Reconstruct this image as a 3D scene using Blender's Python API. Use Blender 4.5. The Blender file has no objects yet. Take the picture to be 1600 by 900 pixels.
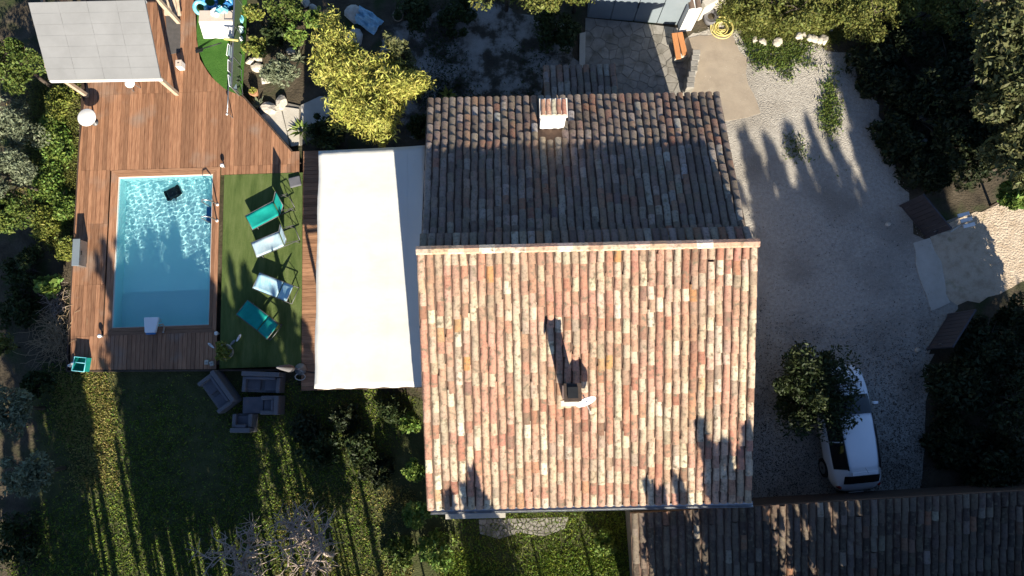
import bpy, math, random
import numpy as np
from mathutils import Vector, Matrix

# ------------------------------------------------------------------ camera, sky, sun, exposure
scene = bpy.context.scene
COL = scene.collection
FPX, TILT, CAMH = 1100.0, math.radians(8.0), 24.0
cam_d = bpy.data.cameras.new('drone_camera')
cam = bpy.data.objects.new('drone_camera', cam_d); COL.objects.link(cam)
cam.location = (0, 0, CAMH); cam.rotation_euler = (TILT, 0, 0)
cam_d.sensor_width = 36; cam_d.lens = FPX / 1600 * 36; cam_d.clip_end = 2000
scene.camera = cam
SUN_EL, SUN_AZ = math.radians(26.6), math.radians(14.5)      # sun stands in the south-south-east
w = bpy.data.worlds.new('World'); scene.world = w; w.use_nodes = True
nt = w.node_tree; nt.nodes.clear()
sky = nt.nodes.new('ShaderNodeTexSky'); sky.sky_type = 'NISHITA'; sky.sun_disc = False
sky.sun_elevation = SUN_EL; sky.sun_rotation = math.pi - SUN_AZ; sky.ozone_density = 5.0; sky.air_density = 0.75; sky.dust_density = 0.4
bgn = nt.nodes.new('ShaderNodeBackground'); bgn.inputs[1].default_value = 0.068
wo = nt.nodes.new('ShaderNodeOutputWorld')
nt.links.new(sky.outputs[0], bgn.inputs[0]); nt.links.new(bgn.outputs[0], wo.inputs[0])
sd = bpy.data.lights.new('sun', 'SUN'); sd.energy = 5.0; sd.angle = math.radians(0.5); sd.color = (1.0, 0.915, 0.77)
sun = bpy.data.objects.new('sun', sd); COL.objects.link(sun)
LT = Vector((-math.sin(SUN_AZ) * math.cos(SUN_EL), math.cos(SUN_AZ) * math.cos(SUN_EL), -math.sin(SUN_EL)))
sun.rotation_euler = LT.to_track_quat('-Z', 'Y').to_euler()
sd.cycles.is_caustics_light = True
vs = scene.view_settings
vs.view_transform = 'Standard'; vs.look = 'None'; vs.gamma = 1; vs.exposure = 1.3
scene.cycles.use_denoising = True
scene.cycles.max_bounces = 8; scene.cycles.transparent_max_bounces = 12

# ------------------------------------------------------------------ helpers
def P(u, v, Z=0.0):
    """photo pixel (1600x900) at height Z -> place on the plot"""
    a = math.atan((450 - v) / FPX) + TILT
    Y = (CAMH - Z) * math.tan(a); zc = Y * math.sin(TILT) + (CAMH - Z) * math.cos(TILT)
    return Vector(((u - 800) * zc / FPX, Y, Z))

def tag(o, label=None, cat=None, group=None, kind=None):
    if label: o['label'] = label
    if cat: o['category'] = cat
    if group: o['group'] = group
    if kind: o['kind'] = kind
    return o

def empty(name, loc=(0, 0, 0), rz=0, label=None, cat=None, group=None, scale=1):
    o = bpy.data.objects.new(name, None); COL.objects.link(o)
    o.location = loc; o.rotation_euler = (0, 0, rz); o.scale = (scale,) * 3 if not hasattr(scale, '__len__') else scale
    o.empty_display_size = .1
    return tag(o, label, cat, group)

class MB:
    """collects geometry for ONE mesh object"""
    def __init__(s): s.v = []; s.f = []; s.t = []
    def poly(s, pts):
        n = len(s.v); s.v += [tuple(p) for p in pts]; s.f.append(tuple(range(n, n + len(pts)))); return s
    def raw(s, vs_, fs):
        n = len(s.v); s.v += [tuple(p) for p in vs_]; s.f += [tuple(i + n for i in f) for f in fs]; return s
    def box(s, c, d, M=None, taper=1.0):
        hx, hy, hz = d[0] / 2, d[1] / 2, d[2] / 2
        vv = []
        for z in (-hz, hz):
            k = taper if z > 0 else 1
            for x, y in ((-hx, -hy), (hx, -hy), (hx, hy), (-hx, hy)):
                p = Vector((x * k, y * k, z))
                if M is not None: p = M @ p
                vv.append(p + Vector(c))
        return s.raw(vv, [(3, 2, 1, 0), (4, 5, 6, 7), (0, 1, 5, 4), (1, 2, 6, 5), (2, 3, 7, 6), (3, 0, 4, 7)])
    def prism(s, pts, z0, z1):
        n = len(pts)
        a = sum(pts[i][0] * pts[(i + 1) % n][1] - pts[(i + 1) % n][0] * pts[i][1] for i in range(n))
        if a < 0: pts = list(pts)[::-1]
        vv = [(p[0], p[1], z0) for p in pts] + [(p[0], p[1], z1) for p in pts]
        return s.raw(vv, [tuple(range(n))[::-1], tuple(range(n, 2 * n))] + [(i, (i + 1) % n, n + (i + 1) % n, n + i) for i in range(n)])
    def tube(s, pts, r, seg=6, r2=None, close=False):
        pts = [Vector(p) for p in pts]; n = len(pts); rings = []
        for i, p in enumerate(pts):
            if close: t = pts[(i + 1) % n] - pts[i - 1]
            else: t = pts[min(i + 1, n - 1)] - pts[max(i - 1, 0)]
            t.normalize()
            a = t.orthogonal() if abs(t.z) > .95 else t.cross(Vector((0, 0, 1)))
            a.normalize(); b = t.cross(a)
            rr = r if r2 is None else r + (r2 - r) * i / max(1, n - 1)
            rings.append([p + (a * math.cos(k / seg * math.tau) + b * math.sin(k / seg * math.tau)) * rr for k in range(seg)])
        vv = [q for g in rings for q in g]; ff = []
        for i in range(n if close else n - 1):
            j = (i + 1) % n
            for k in range(seg):
                k2 = (k + 1) % seg
                ff.append((i * seg + k, i * seg + k2, j * seg + k2, j * seg + k))
        if not close:
            ff.append(tuple(range(seg))[::-1]); ff.append(tuple((n - 1) * seg + k for k in range(seg)))
        return s.raw(vv, ff)
    def lathe(s, c, prof, seg=20):
        vv = []; n = len(prof)
        for k in range(seg):
            a = k / seg * math.tau
            vv += [(c[0] + r * math.cos(a), c[1] + r * math.sin(a), c[2] + z) for r, z in prof]
        ff = []
        for k in range(seg):
            k2 = (k + 1) % seg
            for i in range(n - 1): ff.append((k * n + i, k2 * n + i, k2 * n + i + 1, k * n + i + 1))
        ff.append(tuple(k * n for k in range(seg))[::-1]); ff.append(tuple(k * n + n - 1 for k in range(seg)))
        return s.raw(vv, ff)
    def build(s, name, m, parent=None, smooth=False, bevel=0, tints=None):
        me = bpy.data.meshes.new(name); me.from_pydata(s.v, [], s.f); me.materials.append(m)
        if smooth: me.polygons.foreach_set('use_smooth', [True] * len(me.polygons))
        if tints is not None:
            at = me.attributes.new('tint', 'FLOAT_COLOR', 'POINT'); at.data.foreach_set('color', np.asarray(tints, dtype=np.float32).ravel())
        me.update()
        o = bpy.data.objects.new(name, me); COL.objects.link(o)
        if parent is not None: o.parent = parent
        if bevel:
            b = o.modifiers.new('bevel', 'BEVEL'); b.width = bevel; b.segments = 2; b.limit_method = 'ANGLE'
        return o

def np_mesh(name, V, Fq, m, parent=None):
    """quads from numpy arrays"""
    me = bpy.data.meshes.new(name); nf = len(Fq)
    me.vertices.add(len(V)); me.vertices.foreach_set('co', V.astype(np.float32).ravel())
    me.loops.add(nf * 4); me.loops.foreach_set('vertex_index', Fq.astype(np.int32).ravel())
    me.polygons.add(nf); me.polygons.foreach_set('loop_start', np.arange(nf, dtype=np.int32) * 4)
    me.materials.append(m); me.update(calc_edges=True)
    o = bpy.data.objects.new(name, me); COL.objects.link(o)
    if parent is not None: o.parent = parent
    return o

def copy_tree(o, parent=None):
    c = o.copy(); COL.objects.link(c); c.parent = parent
    for ch in [x for x in bpy.data.objects if x.parent == o]: copy_tree(ch, c)
    return c

def rot2(p, a, c=(0, 0)):
    x, y = p[0] - c[0], p[1] - c[1]
    return (c[0] + x * math.cos(a) - y * math.sin(a), c[1] + x * math.sin(a) + y * math.cos(a))

# ------------------------------------------------------------------ materials (all procedural)
def mat(name, cols, rough=.8, scale=4.0, detail=6, bump=0.0, bscale=None, spec=.3, metal=0.0, island=0.0, attr=False,
        trans=0.0, stretch=None, spots=None, obj_rand=0.0, contrast=(.3, .7), coat=0, hue=0.0):
    m = bpy.data.materials.new(name); m.use_nodes = True
    t = m.node_tree; N = t.nodes; L = t.links; b = N['Principled BSDF']; out = N['Material Output']
    b.inputs['Roughness'].default_value = rough; b.inputs['Specular IOR Level'].default_value = spec; b.inputs['Metallic'].default_value = metal
    if coat: b.inputs['Coat Weight'].default_value = coat; b.inputs['Coat Roughness'].default_value = .06
    g = N.new('ShaderNodeNewGeometry'); co = g.outputs['Position']
    if stretch:
        mp = N.new('ShaderNodeMapping'); mp.inputs['Scale'].default_value = stretch; L.new(co, mp.inputs[0]); co = mp.outputs[0]
    nz = N.new('ShaderNodeTexNoise'); nz.inputs['Scale'].default_value = scale; nz.inputs['Detail'].default_value = detail
    nz.inputs['Roughness'].default_value = .65; L.new(co, nz.inputs['Vector'])
    rp = N.new('ShaderNodeValToRGB'); e = rp.color_ramp.elements
    e[0].position, e[1].position = contrast
    cols = [cols] if not hasattr(cols[0], '__len__') else cols
    if len(cols) == 1: cols = [tuple(c * .82 for c in cols[0]), tuple(min(1, c * 1.12) for c in cols[0])]
    e[0].color = (*cols[0], 1); e[1].color = (*cols[-1], 1)
    for i, c in enumerate(cols[1:-1]):
        x = e.new(contrast[0] + (contrast[1] - contrast[0]) * (i + 1) / (len(cols) - 1)); x.color = (*c, 1)
    L.new(nz.outputs[0], rp.inputs[0]); c = rp.outputs[0]
    if attr:
        a = N.new('ShaderNodeAttribute'); a.attribute_name = 'tint'
        mx = N.new('ShaderNodeMix'); mx.data_type = 'RGBA'; mx.blend_type = 'MULTIPLY'; mx.inputs[0].default_value = 1
        L.new(a.outputs['Color'], mx.inputs[6]); L.new(c, mx.inputs[7]); c = mx.outputs[2]
    if island or obj_rand or hue:
        hs = N.new('ShaderNodeHueSaturation'); mr = N.new('ShaderNodeMapRange')
        src = g.outputs['Random Per Island']
        if obj_rand: oi = N.new('ShaderNodeObjectInfo'); src = oi.outputs['Random']
        k = obj_rand or island
        mr.inputs[3].default_value = 1 - k; mr.inputs[4].default_value = 1 + k
        L.new(src, mr.inputs[0]); L.new(mr.outputs[0], hs.inputs['Value']); L.new(c, hs.inputs['Color'])
        if hue:
            m2 = N.new('ShaderNodeMath'); m2.operation = 'MULTIPLY'; m2.inputs[1].default_value = 7.31; L.new(src, m2.inputs[0])
            m3 = N.new('ShaderNodeMath'); m3.operation = 'FRACT'; L.new(m2.outputs[0], m3.inputs[0])
            m4 = N.new('ShaderNodeMapRange'); m4.inputs[3].default_value = .5 - hue; m4.inputs[4].default_value = .5 + hue
            L.new(m3.outputs[0], m4.inputs[0]); L.new(m4.outputs[0], hs.inputs['Hue'])
        c = hs.outputs[0]
    if spots:
        col, sc, lo, hi = spots
        n2 = N.new('ShaderNodeTexNoise'); n2.inputs['Scale'].default_value = sc; n2.inputs['Detail'].default_value = 8
        L.new(g.outputs['Position'], n2.inputs['Vector'])
        mr = N.new('ShaderNodeMapRange'); mr.inputs[1].default_value = lo; mr.inputs[2].default_value = hi; L.new(n2.outputs[0], mr.inputs[0])
        mx = N.new('ShaderNodeMix'); mx.data_type = 'RGBA'; mx.inputs[7].default_value = (*col, 1)
        L.new(mr.outputs[0], mx.inputs[0]); L.new(c, mx.inputs[6]); c = mx.outputs[2]
    L.new(c, b.inputs['Base Color'])
    if bump:
        n3 = N.new('ShaderNodeTexNoise'); n3.inputs['Scale'].default_value = bscale or scale * 4; n3.inputs['Detail'].default_value = 5
        L.new(co, n3.inputs['Vector'])
        bm = N.new('ShaderNodeBump'); bm.inputs['Strength'].default_value = 1; bm.inputs['Distance'].default_value = bump
        L.new(n3.outputs[0], bm.inputs['Height']); L.new(bm.outputs[0], b.inputs['Normal'])
    if trans:
        tr = N.new('ShaderNodeBsdfTranslucent'); L.new(c, tr.inputs[0])
        ms = N.new('ShaderNodeMixShader'); ms.inputs[0].default_value = trans
        L.new(b.outputs[0], ms.inputs[1]); L.new(tr.outputs[0], ms.inputs[2]); L.new(ms.outputs[0], out.inputs[0])
    return m

def leafmat(name, a, b, isl=.35, hue=.03, rough=.6):
    return mat(name, [a, b], rough=rough, scale=1.2, island=isl, hue=hue, trans=.22, spec=.25)

MT = {}
MT['earth'] = mat('earth', [(.03, .024, .016), (.07, .055, .035), (.10, .08, .055)], .95, 1.5, bump=.03, bscale=14, spots=((.03, .045, .012), 1.1, .5, .7))
MT['gravel'] = mat('gravel', [(.28, .25, .21), (.41, .375, .32), (.50, .462, .40)], .95, 9, detail=9, bump=.05, bscale=26, spots=((.22, .195, .16), .42, .46, .74), contrast=(.25, .75))
MT['drive_shade'] = mat('shade_flakes', [(.055, .045, .036), (.11, .095, .08)], .95, 2.2, island=.4)
MT['lawn'] = mat('lawn_soil', [(.035, .036, .016), (.055, .062, .02), (.085, .085, .035)], .95, 2.4, detail=9, bump=.03, bscale=18)
MT['yard'] = mat('yard_gravel', [(.045, .038, .027), (.07, .06, .045), (.27, .25, .22), (.34, .315, .28)], .95, 1.0, detail=9, bump=.04, bscale=20, contrast=(.38, .62))
MT['dirt'] = mat('dirt_road', [(.36, .27, .18), (.50, .40, .29), (.56, .46, .34)], .95, 3, detail=9, bump=.05, bscale=16, spots=((.2, .2, .09), 1.3, .62, .75))
MT['concrete'] = mat('concrete', [(.27, .22, .165), (.36, .30, .225)], .9, 2, detail=9, bump=.008, bscale=30, spots=((.18, .15, .12), 1.0, .55, .8))
MT['slab'] = mat('pale_concrete', [(.42, .38, .31), (.54, .5, .43)], .9, 2, detail=9, bump=.006, bscale=20)
MT['flag'] = mat('flagstone', [(.20, .185, .16), (.30, .28, .245)], .85, 3, detail=9, bump=.012, bscale=18, obj_rand=.16, spots=((.13, .12, .095), 2.2, .5, .72))
MT['mortar'] = mat('mortar', [(.13, .12, .10), (.22, .20, .17)], .95, 6, bump=.01)
MT['rock'] = mat('limestone', [(.40, .35, .28), (.62, .56, .47)], .9, 4, detail=8, bump=.03, bscale=9)
MT['plank'] = mat('deck_plank', [(.175, .080, .043), (.29, .145, .078), (.36, .195, .11)], .62, 3, detail=8, bump=.004, bscale=9, stretch=(9, .7, 3), obj_rand=.28, spots=((.27, .19, .14), 1.1, .56, .78))
MT['plank_x'] = mat('deck_plank_cross', [(.18, .088, .046), (.30, .158, .086), (.37, .205, .118)], .62, 3, detail=8, bump=.004, bscale=9, stretch=(.7, 9, 3), obj_rand=.28)
MT['joist'] = mat('deck_underside', [(.035, .022, .015), (.05, .03, .02)], .9, 4)
MT['turf'] = mat('artificial_turf', [(.06, .095, .024), (.105, .145, .042), (.15, .185, .065)], .95, 1.6, detail=9, bump=.02, bscale=60, stretch=(3.0, .5, 1), spec=.15)
MT['turf2'] = mat('artificial_turf_bright', [(.04, .115, .018), (.065, .155, .028)], .95, 2.5, detail=9, bump=.02, bscale=60, spec=.15)
MT['liner'] = mat('pool_liner', [(.52, .85, .87), (.56, .87, .89)], .6, 3, spec=.2)
MT['coping'] = mat('pool_rim', [(.66, .6, .52), (.74, .68, .6)], .7, 5)
MT['tile'] = mat('clay_tile', [(.50, .46, .42), (.80, .78, .76), (.92, .89, .82)], .9, 13, detail=10, bump=.012, bscale=34, attr=True, spots=((.19, .155, .105), 7.5, .53, .70), spec=.15, contrast=(.32, .6))
MT['underlay'] = mat('roof_underlay', [(.085, .055, .04), (.14, .09, .065)], .95, 6)
MT['render'] = mat('wall_render', [(.62, .52, .40), (.70, .60, .47)], .9, 2, bump=.004, bscale=30)
MT['white'] = mat('white_paint', [(.76, .74, .70), (.84, .82, .78)], .55, 3)
MT['brightmetal'] = mat('white_aluminium', [(.82, .82, .80), (.88, .88, .86)], .35, 3)
MT['canvas'] = mat('awning_canvas', [(.70, .685, .62), (.73, .715, .65)], .85, .7, bump=.012, bscale=2.2, trans=.12, spec=.1, spots=((.64, .62, .55), .9, .58, .85))
MT['greysheet'] = mat('grey_sheet', [(.215, .215, .21), (.26, .26, .255)], .8, 1.2, detail=8, bump=.003, bscale=40, spec=.15)
MT['wood'] = mat('weathered_wood', [(.30, .22, .15), (.45, .36, .27)], .8, 5, bump=.004, stretch=(1, 1, 1))
MT['bench'] = mat('orange_wood', [(.42, .17, .06), (.52, .23, .09)], .6, 4, bump=.003, stretch=(6, 1, 1))
MT['darkwood'] = mat('dark_wood', [(.045, .03, .022), (.08, .055, .04)], .7, 5, bump=.004)
MT['metal'] = mat('grey_metal', [(.30, .31, .32), (.38, .39, .40)], .35, 6, metal=.8)
MT['frame'] = mat('dark_grey_frame', [(.10, .10, .10), (.15, .15, .15)], .5, 6, metal=.3)
MT['gate'] = mat('gate_metal', [(.055, .052, .058), (.075, .07, .078)], .5, 4, metal=.2)
MT['shed'] = mat('painted_sheet_steel', [(.17, .205, .23), (.21, .245, .265)], .45, 1.2, metal=.1, spec=.4)
MT['black'] = mat('black_plastic', [(.012, .013, .014), (.02, .021, .022)], .45, 4)
MT['rattan'] = mat('grey_rattan', [(.115, .11, .115), (.17, .165, .17)], .75, 30, bump=.006, bscale=60)
MT['cushion'] = mat('charcoal_cushion', [(.095, .095, .11), (.125, .125, .14)], .9, 3, bump=.01, bscale=5)
MT['teal'] = mat('teal_sling', [(.0, .30, .25), (.01, .38, .32)], .75, 3, bump=.006, bscale=6, trans=.2)
MT['paleblue'] = mat('pale_blue_towel', [(.30, .44, .50), (.48, .57, .60)], .9, 4, bump=.008, bscale=7, stretch=(2, .6, 1))
MT['bluetowel'] = mat('sky_blue_towel', [(.20, .43, .55), (.46, .60, .66)], .9, 4, bump=.008, bscale=7, stretch=(2, .6, 1))
MT['blue'] = mat('blue_vinyl', [(.03, .16, .40), (.06, .26, .52)], .3, 4)
MT['aqua'] = mat('aqua_vinyl', [(.06, .42, .52), (.32, .66, .72)], .3, 4)
MT['rug'] = mat('charcoal_rug', [(.07, .065, .06), (.10, .09, .085)], .95, 8, bump=.006)
MT['beige'] = mat('beige_plastic', [(.52, .43, .35), (.6, .5, .42)], .6, 3)
MT['yellow'] = mat('yellow_hose', [(.60, .50, .14), (.72, .62, .24)], .55, 6)
MT['terra'] = mat('terracotta_pot', [(.36, .17, .09), (.45, .24, .13)], .85, 6, bump=.004)
MT['carpaint'] = mat('white_car_paint', [(.82, .83, .84), (.86, .87, .88)], .25, 2, coat=1.0)
MT['glass'] = mat('car_glass', [(.008, .010, .013), (.012, .014, .018)], .04, 2, spec=.6)
MT['rubber'] = mat('tyre_rubber', [(.012, .012, .012), (.02, .02, .02)], .85, 8)
MT['redlamp'] = mat('red_lamp', [(.18, .008, .008), (.24, .012, .012)], .2, 4)
MT['clearlamp'] = mat('clear_lamp', [(.5, .52, .55), (.6, .62, .65)], .12, 4)
MT['bark'] = mat('bark', [(.06, .045, .033), (.12, .095, .075)], .95, 8, bump=.02, bscale=14)
MT['twig'] = mat('pale_twig', [(.30, .23, .19), (.44, .36, .30)], .9, 7)
MT['straw'] = mat('dry_stem', [(.26, .19, .11), (.38, .29, .18)], .9, 7)
MT['greenmesh'] = mat('green_fence_mesh', [(.08, .13, .06), (.12, .17, .08)], .7, 9)
MT['pebble'] = mat('loose_stone', [(.24, .22, .19), (.5, .46, .4)], .95, 20, island=.4)
G = {}
G['gold'] = leafmat('golden_leaf', (.31, .305, .055), (.42, .41, .10), .32, .025)
G['green'] = leafmat('green_leaf', (.075, .115, .022), (.125, .165, .035))
G['bright'] = leafmat('bright_leaf', (.11, .18, .03), (.18, .25, .055))
G['olive'] = leafmat('olive_leaf', (.14, .165, .095), (.20, .225, .14), .35, .02)
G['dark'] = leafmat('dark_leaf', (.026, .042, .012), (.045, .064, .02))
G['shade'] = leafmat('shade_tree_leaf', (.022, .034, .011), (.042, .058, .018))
G['grove'] = leafmat('grove_leaf', (.018, .027, .010), (.034, .046, .018))  # near-black leaf tone: the grove's mutual shade is put into the colour
G['hedge'] = leafmat('hedge_leaf', (.11, .125, .026), (.165, .175, .045))
G['conifer'] = leafmat('conifer_leaf', (.085, .095, .032), (.14, .145, .06))
G['cypress'] = leafmat('cypress_leaf', (.03, .05, .02), (.05, .07, .03), .3)
G['yellowgreen'] = leafmat('yellow_green_leaf', (.16, .19, .03), (.24, .26, .06))
G['grass'] = leafmat('grass_blade', (.105, .165, .019), (.185, .25, .034), .45, .035)
G['drygrass'] = leafmat('dry_grass_blade', (.24, .21, .06), (.34, .30, .10), .35, .03)

# ------------------------------------------------------------------ leaves
def leaf_quads(C, rng, size, aspect=.45, up=0.0):
    n = len(C)
    d = rng.normal(size=(n, 3)); d[:, 2] += up; d /= np.linalg.norm(d, axis=1)[:, None]
    q = rng.normal(size=(n, 3)); sdir = np.cross(d, q); sdir /= np.linalg.norm(sdir, axis=1)[:, None] + 1e-9
    L = size * rng.uniform(.45, 1.5, n)[:, None]
    V = np.empty((n, 4, 3)); V[:, 0] = C - d * L * .5; V[:, 2] = C + d * L * .5
    V[:, 1] = C + sdir * L * aspect * .5; V[:, 3] = C - sdir * L * aspect * .5
    return V.reshape(-1, 3), np.arange(n * 4).reshape(n, 4)

def crown_pts(rng, R, n, clumps=26, spread=.34, flat=False, hollow=.55):
    """leaf centres gathered in clumps through an ellipsoid R=(rx,ry,rz)"""
    R = np.array(R, float)
    d = rng.normal(size=(clumps, 3)); d /= np.linalg.norm(d, axis=1)[:, None]
    if flat: d[:, 2] = np.abs(d[:, 2])
    rad = rng.uniform(hollow * .75, 1.14, clumps) ** .8
    cc = d * rad[:, None] * (1 - spread * .6)
    idx = rng.integers(0, clumps, n)
    cs = rng.uniform(.4, 1.35, clumps)[idx]
    o = rng.normal(size=(n, 3)); o /= np.linalg.norm(o, axis=1)[:, None]
    o *= (rng.uniform(0.25, 1, n) ** .5)[:, None] * spread * cs[:, None]
    return (cc[idx] + o) * R

def trunk_mesh(rng, h, r, limbs, R, cz):
    b = MB(); b.tube([(0, 0, -.1), (rng.normal() * .04, rng.normal() * .04, h * .5), (rng.normal() * .08, rng.normal() * .08, h)], r, 7, r * .5)
    for i in range(limbs):
        a = rng.uniform(0, math.tau); z0 = h * rng.uniform(.55, 1)
        e = Vector((math.cos(a) * R[0] * .75, math.sin(a) * R[1] * .75, cz + R[2] * rng.uniform(-.1, .6)))
        s = Vector((0, 0, z0)); mid = s.lerp(e, .5) + Vector((0, 0, .15 * R[2]))
        b.tube([s, mid, e], r * .42, 5, r * .08)
    return b

def tree(name, px, py, r, h, leaf, label, cat='tree', group=None, n=5000, size=.14, seed=1, rz=None, clumps=26, spread=.34, z=0.0, zc=None, limbs=5, ry=None, asp=.45, at_top=True):
    """(px,py): where the middle of the crown shows in the photo; r crown radius (m), h full height"""
    rng = np.random.default_rng(seed)
    rz = rz or r * .8; zc = zc if zc is not None else h - rz
    c = P(px, py, z + (zc if at_top else 0)); ry = ry or r
    t = empty(name, (c.x, c.y, z), 0, label, cat, group)
    trunk_mesh(rng, max(.15, zc * .95), max(.02, .035 * h ** .8), limbs, (r, ry, rz), zc).build('trunk' if cat == 'tree' else 'stem', MT['bark'], t, True)
    C = crown_pts(rng, (r, ry, rz), n, clumps, spread) + np.array([0, 0, zc])
    C = C[C[:, 2] > .03]
    V, F = leaf_quads(C, rng, size, asp)
    np_mesh('crown' if cat == 'tree' else 'foliage', V, F, G[leaf], t)
    return t

def in_poly(pts, x, y):
    c = np.zeros(len(x), bool); n = len(pts); j = n - 1
    for i in range(n):
        xi, yi = pts[i][:2]; xj, yj = pts[j][:2]
        k = ((yi > y) != (yj > y)) & (x < (xj - xi) * (y - yi) / (yj - yi + 1e-12) + xi)
        c ^= k; j = i
    return c

def scatter_px(poly, n, rng, z=0.0, mask=None, fuzz=0.0):
    W = [P(u, v, z) for u, v in poly]
    xs = [p.x for p in W]; ys = [p.y for p in W]
    x = rng.uniform(min(xs), max(xs), n); y = rng.uniform(min(ys), max(ys), n)
    k = in_poly(W, x, y)
    if mask is not None: k &= mask(x, y, rng)
    x, y = x[k], y[k]; m_ = len(x)
    return np.stack([x + rng.normal(size=m_) * fuzz, y + rng.normal(size=m_) * fuzz, np.full(m_, z)], 1)

def blotch(freq, thr, seed):
    r = np.random.default_rng(seed); ph = r.uniform(0, 6.28, (7, 2)); fr = r.normal(size=(7, 2)) * freq
    def f(x, y, rng):
        s = sum(np.sin(fr[i, 0] * x + fr[i, 1] * y + ph[i, 0]) for i in range(7)) / 2.6
        return s + rng.normal(size=len(x)) * .35 > thr
    return f

def sheet(name, poly, z, m, thick=.0, parent=None, kind='structure', wob=.0):
    b = MB(); W = [P(u, v, z) for u, v in poly]
    if wob:
        rr = random.Random(len(name)); W2 = []
        for i, p in enumerate(W):
            q = W[(i + 1) % len(W)]; k = max(1, int((q - p).length / .35)); off = 0
            for j in range(k): off = off * .6 + rr.uniform(-wob, wob); W2.append(p.lerp(q, j / k) + Vector((rr.uniform(-1, 1) * wob * .5 + off, off, 0)))
        W = W2
    b.prism([(p.x, p.y) for p in W], z - max(thick, .02), z)
    o = b.build(name, m, parent)
    if parent is None: tag(o, kind=kind)
    return o

# ------------------------------------------------------------------ ground, drive, paths
DZ = .32                                                     # height of the decking
pool = [P(188, 278, .2), P(335, 275, .2), P(328, 509, .2), P(178, 511, .2)]
PR = math.radians(1.9)                                       # the plot is turned a little against the picture
pc = sum(pool, Vector()) / 4
PW, PL = 3.26, 5.24
def dk(x, y, z=DZ): q = rot2((x, y), PR); return Vector((pc.x + q[0], pc.y + q[1], z))   # deck frame, origin = pool centre
def dk_inv(p): q = rot2((p[0] - pc.x, p[1] - pc.y), -PR); return q
b = MB()
hp = [dk(sx * (PW / 2 + .12), sy * (PL / 2 + .12), 0) for sx, sy in ((-1, -1), (1, -1), (1, 1), (-1, 1))]
BIG = [(-260, -260, 0), (260, -260, 0), (260, 260, 0), (-260, 260, 0)]
for i in range(4): b.poly([BIG[i], BIG[(i + 1) % 4], hp[(i + 1) % 4], hp[i]])
tag(b.build('ground', MT['earth']), kind='structure')
drive = [(1070, 60), (1150, 20), (1330, 85), (1420, 300), (1446, 372), (1500, 470), (1450, 560), (1440, 780), (1160, 790), (1040, 770), (1000, 400), (1020, 160)]
sheet('gravel_drive', drive, .008, MT['gravel'], wob=.16)
sheet('concrete_path', [(1075, 58), (1140, 48), (1165, 95), (1183, 180), (1130, 190), (1050, 300), (1040, 140), (1066, 100)], .022, MT['concrete'], wob=.10)
sheet('gate_threshold', [(1428, 378), (1452, 372), (1470, 410), (1484, 474), (1455, 486), (1440, 440)], .028, MT['slab'], wob=.04)
sheet('dirt_road', [(1446, 340), (1500, 345), (1540, 325), (1700, 280), (1700, 430), (1600, 440), (1530, 470), (1490, 480), (1460, 420)], .014, MT['dirt'], wob=.16)
sheet('back_yard_gravel', [(600, 40), (700, 10), (790, 0), (900, 60), (910, 150), (850, 210), (640, 210), (590, 100)], .008, MT['yard'], wob=.2)
b = MB(); lawnp = [(60, 560), (300, 580), (490, 600), (690, 620), (990, 780), (1000, 1000), (0, 1000)]

sheet('lawn', lawnp[:5] + [(1000, 960), (60, 960)], .006, MT['lawn'], wob=.12)
# lawn and weeds: nobody could count the blades
def grass(name, label, parts, m, size, seed, up=1.2, asp=.35):
    rng = np.random.default_rng(seed); C = np.concatenate([scatter_px(p, n, rng, z, mk, .14) for p, n, z, mk in parts])
    C[:, 2] += size * .3
    V, F = leaf_quads(C, rng, size, asp, up); o = np_mesh(name, V, F, m)
    return tag(o, label, 'grass', None, 'stuff')
grass('lawn_grass', 'clumpy green lawn below the pool deck with tree shadows across it',
      [(lawnp, 120000, 0, blotch(.9, -.25, 3)), ([(690, 800), (985, 800), (990, 960), (690, 960)], 26000, .02, blotch(1.5, -.1, 5))], G['grass'], .085, 11)
grass('dry_grass', 'yellowed dry grass in the lit strip of the lawn',
      [([(85, 585), (170, 585), (190, 760), (105, 760)], 16000, 0, blotch(1.2, -.1, 8)), ([(440, 760), (640, 760), (640, 960), (430, 960)], 22000, 0, blotch(1.2, 0, 9)), ([(20, 120), (80, 120), (80, 330), (30, 330)], 5000, 0, None)], G['drygrass'], .085, 12)
grass('bank_grass', 'low olive weeds on the bank above the drive and along the hedge',
      [([(55, 120), (124, 130), (122, 330), (100, 400), (60, 380), (40, 250)], 24000, .1, None), ([(1145, 20), (1300, 15), (1320, 60), (1290, 68), (1240, 62), (1165, 58)], 26000, .05, None), ([(1130, 0), (1180, 0), (1180, 40), (1140, 40)], 6000, .05, None)], G['hedge'], .08, 13)
grass('ground_ivy', 'dark green ivy and weeds creeping at the edge of the gravel',
      [([(1158, 55), (1180, 60), (1300, 72), (1320, 105), (1300, 118), (1240, 95), (1215, 100), (1180, 105)], 9000, .03, blotch(1.6, -.2, 4)), ([(1288, 125), (1302, 125), (1312, 190), (1298, 215), (1284, 190)], 2200, .03, blotch(2, -.5, 6)),
       ([(1205, 95), (1240, 95), (1235, 125), (1220, 118)], 700, .02, None), ([(1290, 215), (1320, 215), (1330, 275), (1290, 270)], 700, .02, blotch(2, .1, 2)), ([(1225, 210), (1255, 215), (1260, 250), (1235, 250)], 350, .02, None)], G['green'], .11, 14)
grass('yard_weeds', 'dark low weeds in patches over the shaded back yard',
      [([(590, 0), (910, 0), (910, 150), (700, 200), (610, 110)], 24000, .01, blotch(1.1, .25, 17))], G['dark'], .10, 15, .6)
rng = np.random.default_rng(5)
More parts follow.
